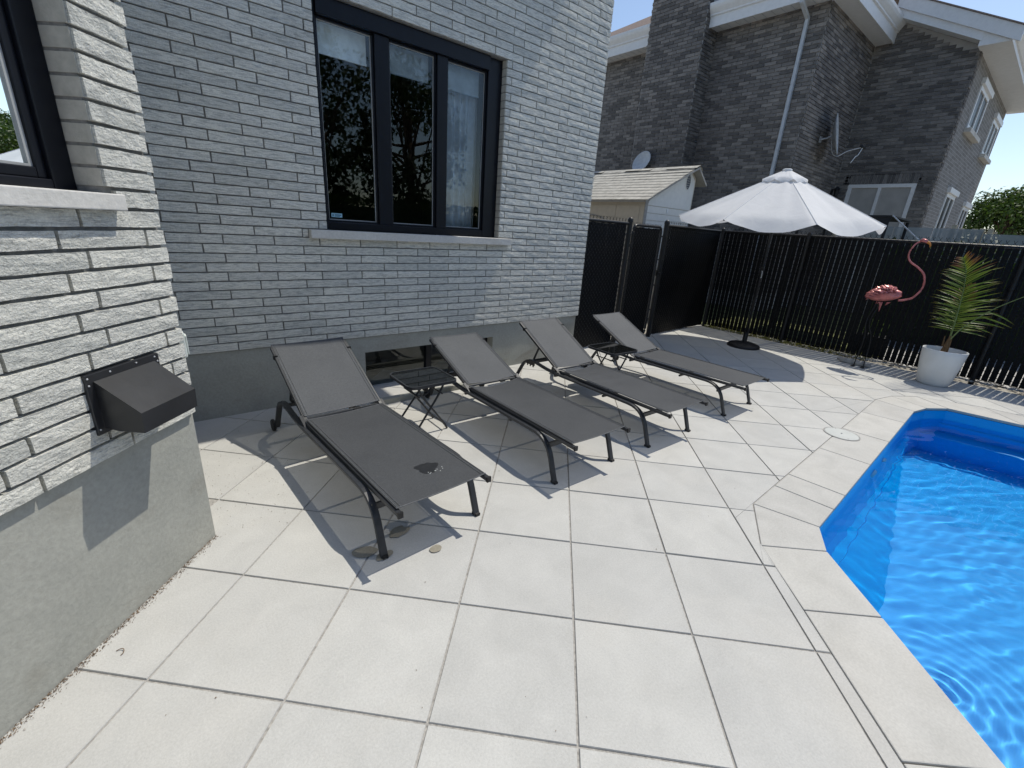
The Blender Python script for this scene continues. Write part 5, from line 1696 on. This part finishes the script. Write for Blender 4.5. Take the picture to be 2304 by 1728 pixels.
mb = MB(); mb.tube([ax * 0.09, ax * 2.56], 0.020, 14); pole = mb.build('pole', 'black_metal', um, smooth=True)
mb = MB(); mb.box(ax * 1.21 + Vector((-0.045, -0.02, 0)), (0.06, 0.05, 0.10)); mb.build('crank_housing', 'black_plastic', um, bevel=0.008)
mb = MB(); c = ax * 1.21
mb.tube(fillet([c + Vector((-0.06, -0.02, 0.0)), c + Vector((-0.11, -0.05, 0.0)), c + Vector((-0.115, -0.055, -0.09)), c + Vector((-0.16, -0.07, -0.09))], 0.015), 0.007, 8); mb.build('crank_handle', 'galv', um, smooth=True)
mb = MB(); mb.lathe([(0.0, 0.016), (0.045, 0.014), (0.062, 0.004), (0.060, -0.012)], ax * 2.60, 18); mb.build('top_cap', 'canvas', um, smooth=True)
def canopy(r0, r1, nv, drop, scall, wr, th_off=0.0):
    """one conical cloth with eight ribs, sagging between them"""
    def fn(u, v):
        th = TH0 + u * 2 * math.pi
        k = (u * 8) % 1.0; m = 4 * k * (1 - k)
        r = r0 + (r1 - r0) * v
        rr_ = r * (1 - (1 - math.cos(math.pi / 8)) * m * 0.95)
        h = HT - 0.03 - (HT - 0.03 - HR) * (r / RR) ** 1.0
        h -= drop * m * (v ** 1.3) + 0.0
        h += wr * math.sin(k * 17 + math.floor(u * 8) * 2.1 + 2.0 * v) * m * v * 0.7 + wr * 1.1 * m * math.sin(k * 8 + v * 4 + math.floor(u * 8) * 1.7)
        h -= scall * m * max(0, (v - 0.86)) * 7
        p = up_(rr_, th, h)
        return p[:]
    mb = MB(); mb.grid(fn, 128, nv); return mb
cm = canopy(0.16, RR, 24, 0.055, 0.07, 0.008)
can = cm.build('canopy', 'canvas', um, smooth=True)
tm = canopy(0.02, 0.30, 8, 0.0, 0.045, 0.003); tm.v = [tuple(Vector(p) + ax * 0.045) for p in tm.v]
tm.build('vent_canopy', 'canvas', um, smooth=True)
for k in range(8):
    th = TH0 + k * math.pi / 4
    mb = MB(); mb.tube([up_(0.17, th, HT - 0.030 - (HT - 0.03 - HR) * 0.17 / RR), up_(RR * 0.5, th, HT - 0.030 - (HT - 0.03 - HR) * 0.5), up_(RR, th, HR)], 0.006, 8); mb.build('seam', 'canvas', can)
    mb = MB(); mb.tube([up_(0.03, th, HT - 0.08), up_(RR - 0.01, th, HR - 0.014)], 0.007, 6); rb_ = mb.build('rib', 'black_metal', um)
    mb = MB(); mb.tube([up_(0.03, th, 1.93), up_(0.62, th, HT - 0.03 - (HT - 0.03 - HR) * 0.62 / RR - 0.03)], 0.006, 6); mb.build('strut', 'black_metal', rb_)
mb = MB(); mb.lathe([(0.02, -0.04), (0.04, -0.03), (0.04, 0.03), (0.02, 0.04)], ax * 1.93, 14); mb.build('runner', 'black_plastic', um, smooth=True)

# ------------------------------------------------------------------ palm in its planter
pot = thing('planter_pot', 'smooth pale grey planter pot standing by the far fence', 'plant pot', (7.905, 0.69, 0))
mb = MB(); mb.lathe([(0.0, 0.0), (0.150, 0.0), (0.166, 0.02), (0.188, 0.14), (0.208, 0.28), (0.221, 0.40), (0.225, 0.462), (0.222, 0.468), (0.214, 0.466), (0.208, 0.40), (0.20, 0.36)], (0, 0, 0), 56); mb.build('pot', 'pot', pot, smooth=True)
mb = MB(); mb.lathe([(0.203, 0.375), (0.12, 0.385), (0.0, 0.392)], (0, 0, 0), 30); mb.build('soil', 'soil', pot, smooth=True)
palm = thing('palm_plant', 'young potted palm with one tall feathery frond browned at the tip', 'palm', (7.905, 0.69, 0.385))
def pl(y, z_, x=0.0): return Vector((x, y - 0.69, z_ - 0.385))
mb = MB(); mb.tube(smooth_path([pl(0.70, 0.375), pl(0.695, 0.46, -0.004), pl(0.69, 0.56, 0.002), pl(0.688, 0.64)], 5), [0.040, 0.040, 0.039, 0.038, 0.037, 0.036, 0.034, 0.032, 0.030, 0.028, 0.026, 0.024, 0.022, 0.020, 0.018, 0.016][:16], 10); mb.build('trunk', 'palm_fibre', palm, smooth=True)
mb = MB(); mb.tube([pl(0.73, 0.50), pl(0.742, 0.63, -0.01)], [0.012, 0.005], 6); mb.build('leaf_stub', 'palm_fibre', palm)
leafm = []
for k in range(6):
    r2 = random.Random(40 + k); mb = MB(); pts = []
    for i in range(7):
        s = i / 6; w = 0.0085 * math.sin(math.pi * min(1, 0.18 + s * 0.82)) ** 0.8 + 0.0004
        cz_ = -0.30 * s * s * (0.16 + 0.07 * k)
        pts.append((s * 0.30, w, cz_)); pts.append((s * 0.30, 0.0, cz_ - 0.003)); pts.append((s * 0.30, -w, cz_))
    fs = []
    for i in range(6):
        fs += [(3 * i, 3 * i + 3, 3 * i + 4, 3 * i + 1), (3 * i + 1, 3 * i + 4, 3 * i + 5, 3 * i + 2)]
    mb.add(pts, fs); leafm.append((mb.mesh('leaflet', 'leaflet', True), mb.mesh('leaflet', 'leaflet_brown', True)))
def frond(path, n, s0, lens, sides, brown_from, seed, thick=0.009, angs=(58, 30)):
    P = smooth_path(path, 10); r2 = random.Random(seed)
    mb = MB(); mb.tube(P, [thick * (1 - 0.8 * i / (len(P) - 1)) for i in range(len(P))], 7); fr_ = mb.build('frond', 'rachis', palm, smooth=True)
    acc = [0]
    for a, b in zip(P[:-1], P[1:]): acc.append(acc[-1] + (b - a).length)
    tot = acc[-1]
    for i in range(n):
        s = s0 + (1 - s0) * (i + 0.5) / n
        d_ = s * tot
        k = max(j for j in range(len(acc)) if acc[j] <= d_); k = min(k, len(P) - 2)
        p = P[k].lerp(P[k + 1], (d_ - acc[k]) / max(1e-6, acc[k + 1] - acc[k])); tdir = (P[k + 1] - P[k]).normalized()
        for sd_ in sides:
            ln = lens(s, sd_) * r2.uniform(0.88, 1.1)
            if ln < 0.03: continue
            a = R(angs[0] + (angs[1] - angs[0]) * s + r2.uniform(-5, 5))
            face = Vector((-1, 0, 0))
            lat = face.cross(tdir).normalized() * (-sd_)        # +1: towards +y (left in the picture)
            if lat.y * sd_ < 0: lat = -lat
            dirv = (tdir * math.cos(a) + lat * math.sin(a) + Vector((-1, 0, 0)) * r2.uniform(-0.12, 0.30)).normalized()
            nrm_ = (Vector((-0.75, 0, 0.55)) + Vector((r2.uniform(-.25, .25), r2.uniform(-.25, .25), 0))).normalized()
            yv = nrm_.cross(dirv).normalized(); zv = dirv.cross(yv)
            me = leafm[r2.randrange(6)][1 if s > brown_from + r2.uniform(-.06, .06) else 0]
            o = link('leaflet', me, fr_)
            o.matrix_local = Matrix.Translation(p) @ Matrix((dirv, yv, zv)).transposed().to_4x4() @ Matrix.Diagonal((ln / 0.30, 1.0, ln / 0.30, 1))
frond([pl(0.690, 0.60), pl(0.705, 0.85), pl(0.735, 1.15), pl(0.78, 1.42), pl(0.855, 1.60, -0.02)], 38, 0.10,
      lambda s, sd: (0.20 + 0.11 * math.sin(math.pi * min(1, s * 1.1))) * (0.9 if sd > 0 else 1.08) * (1.0 if s < 0.8 else max(0.32, 1 - (s - 0.8) * 3.0)), (-1, 1), 0.80, 3, 0.009, (80, 40))
frond([pl(0.685, 0.60, -0.01), pl(0.62, 0.76, -0.03), pl(0.50, 0.94, -0.04), pl(0.37, 1.09, -0.05), pl(0.12, 1.30, -0.06), pl(-0.15, 1.47, -0.08)], 14, 0.08,
      lambda s, sd: (0.27 if s < 0.40 and sd < 0 else 0.0), (-1,), 1.5, 8, 0.0085, (60, 52))
frond([pl(0.695, 0.60, 0.02), pl(0.72, 0.80, 0.05), pl(0.73, 1.02, 0.08), pl(0.70, 1.30, 0.10)], 18, 0.2,
      lambda s, sd: 0.19 * math.sin(math.pi * (0.15 + s * 0.8)), (-1, 1), 0.6, 13, 0.006)

# ------------------------------------------------------------------ flamingo ornament
fl_ = thing('flamingo_statue', 'pink metal flamingo ornament on thin dark legs before the far fence', 'garden ornament', (7.92, 1.47, 0))
def fp(y, z_, x=7.94): return Vector((x - 7.92, y - 1.47, z_))
bc = fp(1.492, 1.035, 7.92)
bq = Matrix.Rotation(R(-14), 3, 'X')
mb = MB()
def body(u, v):
    th = 2 * math.pi * u; s = v
    yy = 0.175 - 0.36 * s
    rad = max(0.004, math.sin(math.pi * min(1, max(0, 0.04 + 0.90 * s))) ** 0.62)
    p = Vector((0.078 * rad * math.cos(th), yy, 0.088 * rad * math.sin(th) + 0.012 * math.sin(math.pi * s)))
    return (bq @ p + bc)[:]
mb.grid(body, 22, 16); mb.build('body', 'pink', fl_, smooth=True)
fe = MB()
fe.add([(0, -0.013, 0), (0.022, -0.016, 0.004), (0.046, 0, 0.001), (0.022, 0.016, 0.004), (0, 0.013, 0), (0.02, 0, 0.010)], [(0, 1, 5), (1, 2, 5), (2, 3, 5), (3, 4, 5), (4, 0, 5)])
fme = fe.mesh('feather', 'pink')
r2 = random.Random(5)
for i in range(13):
    for j in range(9):
        s = 0.06 + 0.80 * i / 12; u = 0.02 + 0.46 * (j + (i % 2) * 0.5) / 9
        p = Vector(body(u, s)); q_ = Vector(body(u, s - 0.03)); nrm_ = (p - bc); nrm_.y *= 0.25; nrm_.normalize()
        dx = (q_ - p).normalized(); dx = (dx + nrm_ * r2.uniform(0.4, 1.1)).normalized(); yv = nrm_.cross(dx).normalized(); zv = dx.cross(yv)
        o = link('feather', fme, fl_); o.matrix_local = Matrix.Translation(p) @ Matrix((dx, yv, zv)).transposed().to_4x4() @ Matrix.Scale(r2.uniform(1.1, 1.6), 4)
neck = smooth_path([fp(1.335, 0.99, 7.945), fp(1.27, 1.010, 7.96), fp(1.195, 1.055, 7.972), fp(1.140, 1.19, 7.984), fp(1.165, 1.337, 7.979), fp(1.245, 1.428, 7.964), fp(1.352, 1.505, 7.945), fp(1.391, 1.60, 7.938), fp(1.363, 1.715, 7.943), fp(1.310, 1.765, 7.95)], 7)
mb = MB(); mb.tube(neck, [0.0135 - 0.004 * i / len(neck) for i in range(len(neck))], 12); mb.build('neck', 'pink', fl_, smooth=True)
mb = MB(); mb.tube([fp(1.325, 1.76), fp(1.30, 1.776), fp(1.265, 1.768), fp(1.245, 1.752)], [0.012, 0.024, 0.022, 0.014], 12); mb.build('head', 'pink', fl_, smooth=True)
mb = MB(); mb.tube(smooth_path([fp(1.255, 1.760), fp(1.225, 1.742), fp(1.208, 1.715), fp(1.212, 1.695)], 4), [0.016, 0.016, 0.015, 0.014, 0.013, 0.012, 0.011, 0.010, 0.009, 0.008, 0.006, 0.004, 0.003][:13], 9); mb.build('beak', 'orange', fl_, smooth=True)
for a, b in ((fp(1.505, 0.945, 7.91), fp(1.49, 0.815, 7.91)), (fp(1.535, 0.945, 7.92), fp(1.56, 0.885, 7.93)), (fp(1.64, 1.02, 7.90), fp(1.675, 0.945, 7.90)), (fp(1.42, 0.955, 7.92), fp(1.45, 0.905, 7.93))):
    d = (b - a); w_ = Vector((0, 0.022, 0)); mb = MB(); mb.add([a - w_, a + w_, b + Vector((0, 0.003, 0)), b, a.lerp(b, .5) + Vector((-0.01, 0, 0))], [(0, 1, 4), (1, 2, 4), (2, 3, 4), (3, 0, 4)]); mb.build('tail_feather', 'pink', fl_)
for y0_, y1_ in ((1.50, 1.455), (1.54, 1.57)):
    mb = MB(); mb.tube(smooth_path([fp(y0_, 0.95, 7.915), fp(y0_ + 0.05, 0.66, 7.90), fp((y0_ + y1_) / 2, 0.42, 7.93), fp(y1_, 0.02, 7.92)], 5), 0.0065, 8); lg_ = mb.build('leg', 'black_metal', fl_, smooth=True)
    mb = MB(); b = fp(y1_, 0.008, 7.92); mb.add([b + Vector((0.02, 0, 0.012)), b + Vector((-0.075, 0.035, 0)), b + Vector((-0.085, 0, 0)), b + Vector((-0.075, -0.035, 0))], [(0, 1, 2), (0, 2, 3)]); mb.build('foot', 'black_metal', lg_)
# low stones and rocks at the foot of the flamingo
rk_ = thing('garden_rock', 'low flat grey-green rock on the pavers at the foot of the flamingo', 'rock', (8.02, 1.66, 0.0))
def rock(mb, c, s, r2, n=9):
    bm = bmesh.new(); bmesh.ops.create_icosphere(bm, subdivisions=2, radius=1)
    off = [Vector((r2.gauss(0, 1), r2.gauss(0, 1), r2.gauss(0, 1))).normalized() for _ in range(5)]
    for v in bm.verts:
        f = 1 + sum(0.13 * math.sin(3 * v.co.dot(o) + i) for i, o in enumerate(off))
        v.co = Vector((v.co.x * s[0] * f, v.co.y * s[1] * f, v.co.z * s[2] * f)) + Vector(c)
    mb.add([v.co[:] for v in bm.verts], [tuple(v.index for v in f.verts) for f in bm.faces]); bm.free()
mb = MB(); rock(mb, (0, 0, 0.035), (0.055, 0.13, 0.04), random.Random(3)); mb.build('stone', 'granite', rk_, smooth=True)
rk2 = thing('garden_rock', 'smaller dark rock between the flat rock and the planter', 'rock', (8.0, 1.47, 0.0))
mb = MB(); rock(mb, (0, 0, 0.03), (0.05, 0.09, 0.038), random.Random(8)); mb.build('stone', 'granite', rk2, smooth=True)

# ------------------------------------------------------------------ lid, twig, gravel, grass, litter
lid = thing('skimmer_lid', 'round white plastic lid set flush in the paving beside the pool', 'lid', (4.752, 0.862, 0))
mb = MB(); mb.lathe([(0.0, 0.0075), (0.125, 0.0072), (0.131, 0.006), (0.133, 0.002)], (0, 0, 0), 48); mb.build('cover', 'lid', lid, smooth=False)
mb = MB(); mb.lathe([(0.134, 0.002), (0.134, 0.0055), (0.143, 0.0055), (0.144, 0.002)], (0, 0, 0), 48); mb.build('ring', 'shed_trim', lid)
mb = MB(); mb.box((0, 0, 0.0078), (0.022, 0.012, 0.001)); mb.build('lift_slot', 'shed_dark', lid)
for a in (40, 220):
    mb = MB(); mb.lathe([(0.0, 0.0083), (0.006, 0.008), (0.007, 0.007)], (0.115 * math.cos(R(a)), 0.115 * math.sin(R(a)), 0), 10); mb.build('screw', 'shed_trim', lid)
tw = MB(); tw.tube(smooth_path([(-0.010, 0.012, 0.003), (0.004, 0.010, 0.006), (0.012, 0.0, 0.007), (0.010, -0.014, 0.005), (0.002, -0.02, 0.003)], 5), 0.0014, 5)
o = tw.build('twig', 'debris', None); o.location = (-0.283, 1.813, 0); tag(o, 'small curled dry twig on the pavers by the concrete foot of the bay', 'twig')
r2 = random.Random(21)
mb = MB()
for k in range(900):
    u_ = r2.random() * 6.2; base = Vector((8.49 + 0.0576 * u_, 4.2 - u_, 0))
    x = base.x - r2.uniform(-0.25, 0.10) - (0.02 if u_ > 1.9 else 0.0); s = r2.uniform(0.008, 0.030) * (1.0 if u_ > 1.9 else 0.7)
    bm = bmesh.new(); bmesh.ops.create_icosphere(bm, subdivisions=1, radius=1)
    sx, sy, sz = s * r2.uniform(0.7, 1.3), s * r2.uniform(0.8, 1.6), s * r2.uniform(0.35, 0.7)
    mb.add([(x + v.co.x * sx, base.y + v.co.y * sy, 0.004 + v.co.z * sz + (-0.03 if x > 8.43 + 0.0 * u_ and False else 0.0)) for v in bm.verts], [tuple(v.index for v in f.verts) for f in bm.faces]); bm.free()
mb.build('gravel', 'granite', None, kind='stuff')
mb = MB()
for k in range(2600):
    u_ = r2.random() ** 1.2 * 2.6; x = 8.49 + 0.0576 * u_ - 0.03 + r2.uniform(-0.10, 0.55); y = 4.15 - u_
    h = r2.uniform(0.015, 0.05); a = r2.uniform(0, 6.28); w_ = r2.uniform(0.003, 0.006)
    c, s = math.cos(a), math.sin(a); l_ = r2.uniform(0.01, 0.05)
    mb.add([(x - s * w_, y + c * w_, -0.03), (x + s * w_, y - c * w_, -0.03), (x + c * l_ + s * w_ * .6, y + s * l_ - c * w_ * .6, h * 0.7), (x + c * l_ * 1.6, y + s * l_ * 1.6, h)], [(0, 1, 2, 3)])
mb.build('grass', 'grass', None, kind='stuff')
mb = MB()
for k in range(1600):
    s = r2.random(); p = bay.P(-s * 1.35, abs(r2.gauss(0, 0.013)) + 0.001, 0)
    if r2.random() < 0.25: p = Vector((0.12 + r2.random() * 0.5, 2.45 + r2.gauss(0.35, 0.3), 0)) if r2.random() < 0.5 else p
    l_ = r2.uniform(0.001, 0.0045) * (2.2 if r2.random() < 0.05 else 1); a = r2.uniform(0, 6.28); w_ = r2.uniform(0.0008, 0.002)
    d = Vector((math.cos(a), math.sin(a), 0)) * l_; e = Vector((-math.sin(a), math.cos(a), 0)) * w_
    z_ = r2.uniform(0.002, 0.006)
    mb.add([p - d + Vector((0, 0, 0.001)), p + e + Vector((0, 0, z_)), p + d + Vector((0, 0, 0.002)), p - e + Vector((0, 0, z_))], [(0, 1, 2, 3)])
for k in range(90):
    p = Vector((r2.uniform(-0.6, 5), r2.uniform(0.5, 3.4), 0.0025)); l_ = r2.uniform(0.0015, 0.005); a = r2.uniform(0, 6.28)
    d = Vector((math.cos(a), math.sin(a), 0)) * l_; e = Vector((-math.sin(a), math.cos(a), 0)) * l_ * 0.4
    mb.add([p - d, p + e + Vector((0, 0, 0.002)), p + d, p - e], [(0, 1, 2, 3)])
mb.build('litter', 'debris', None, kind='stuff')
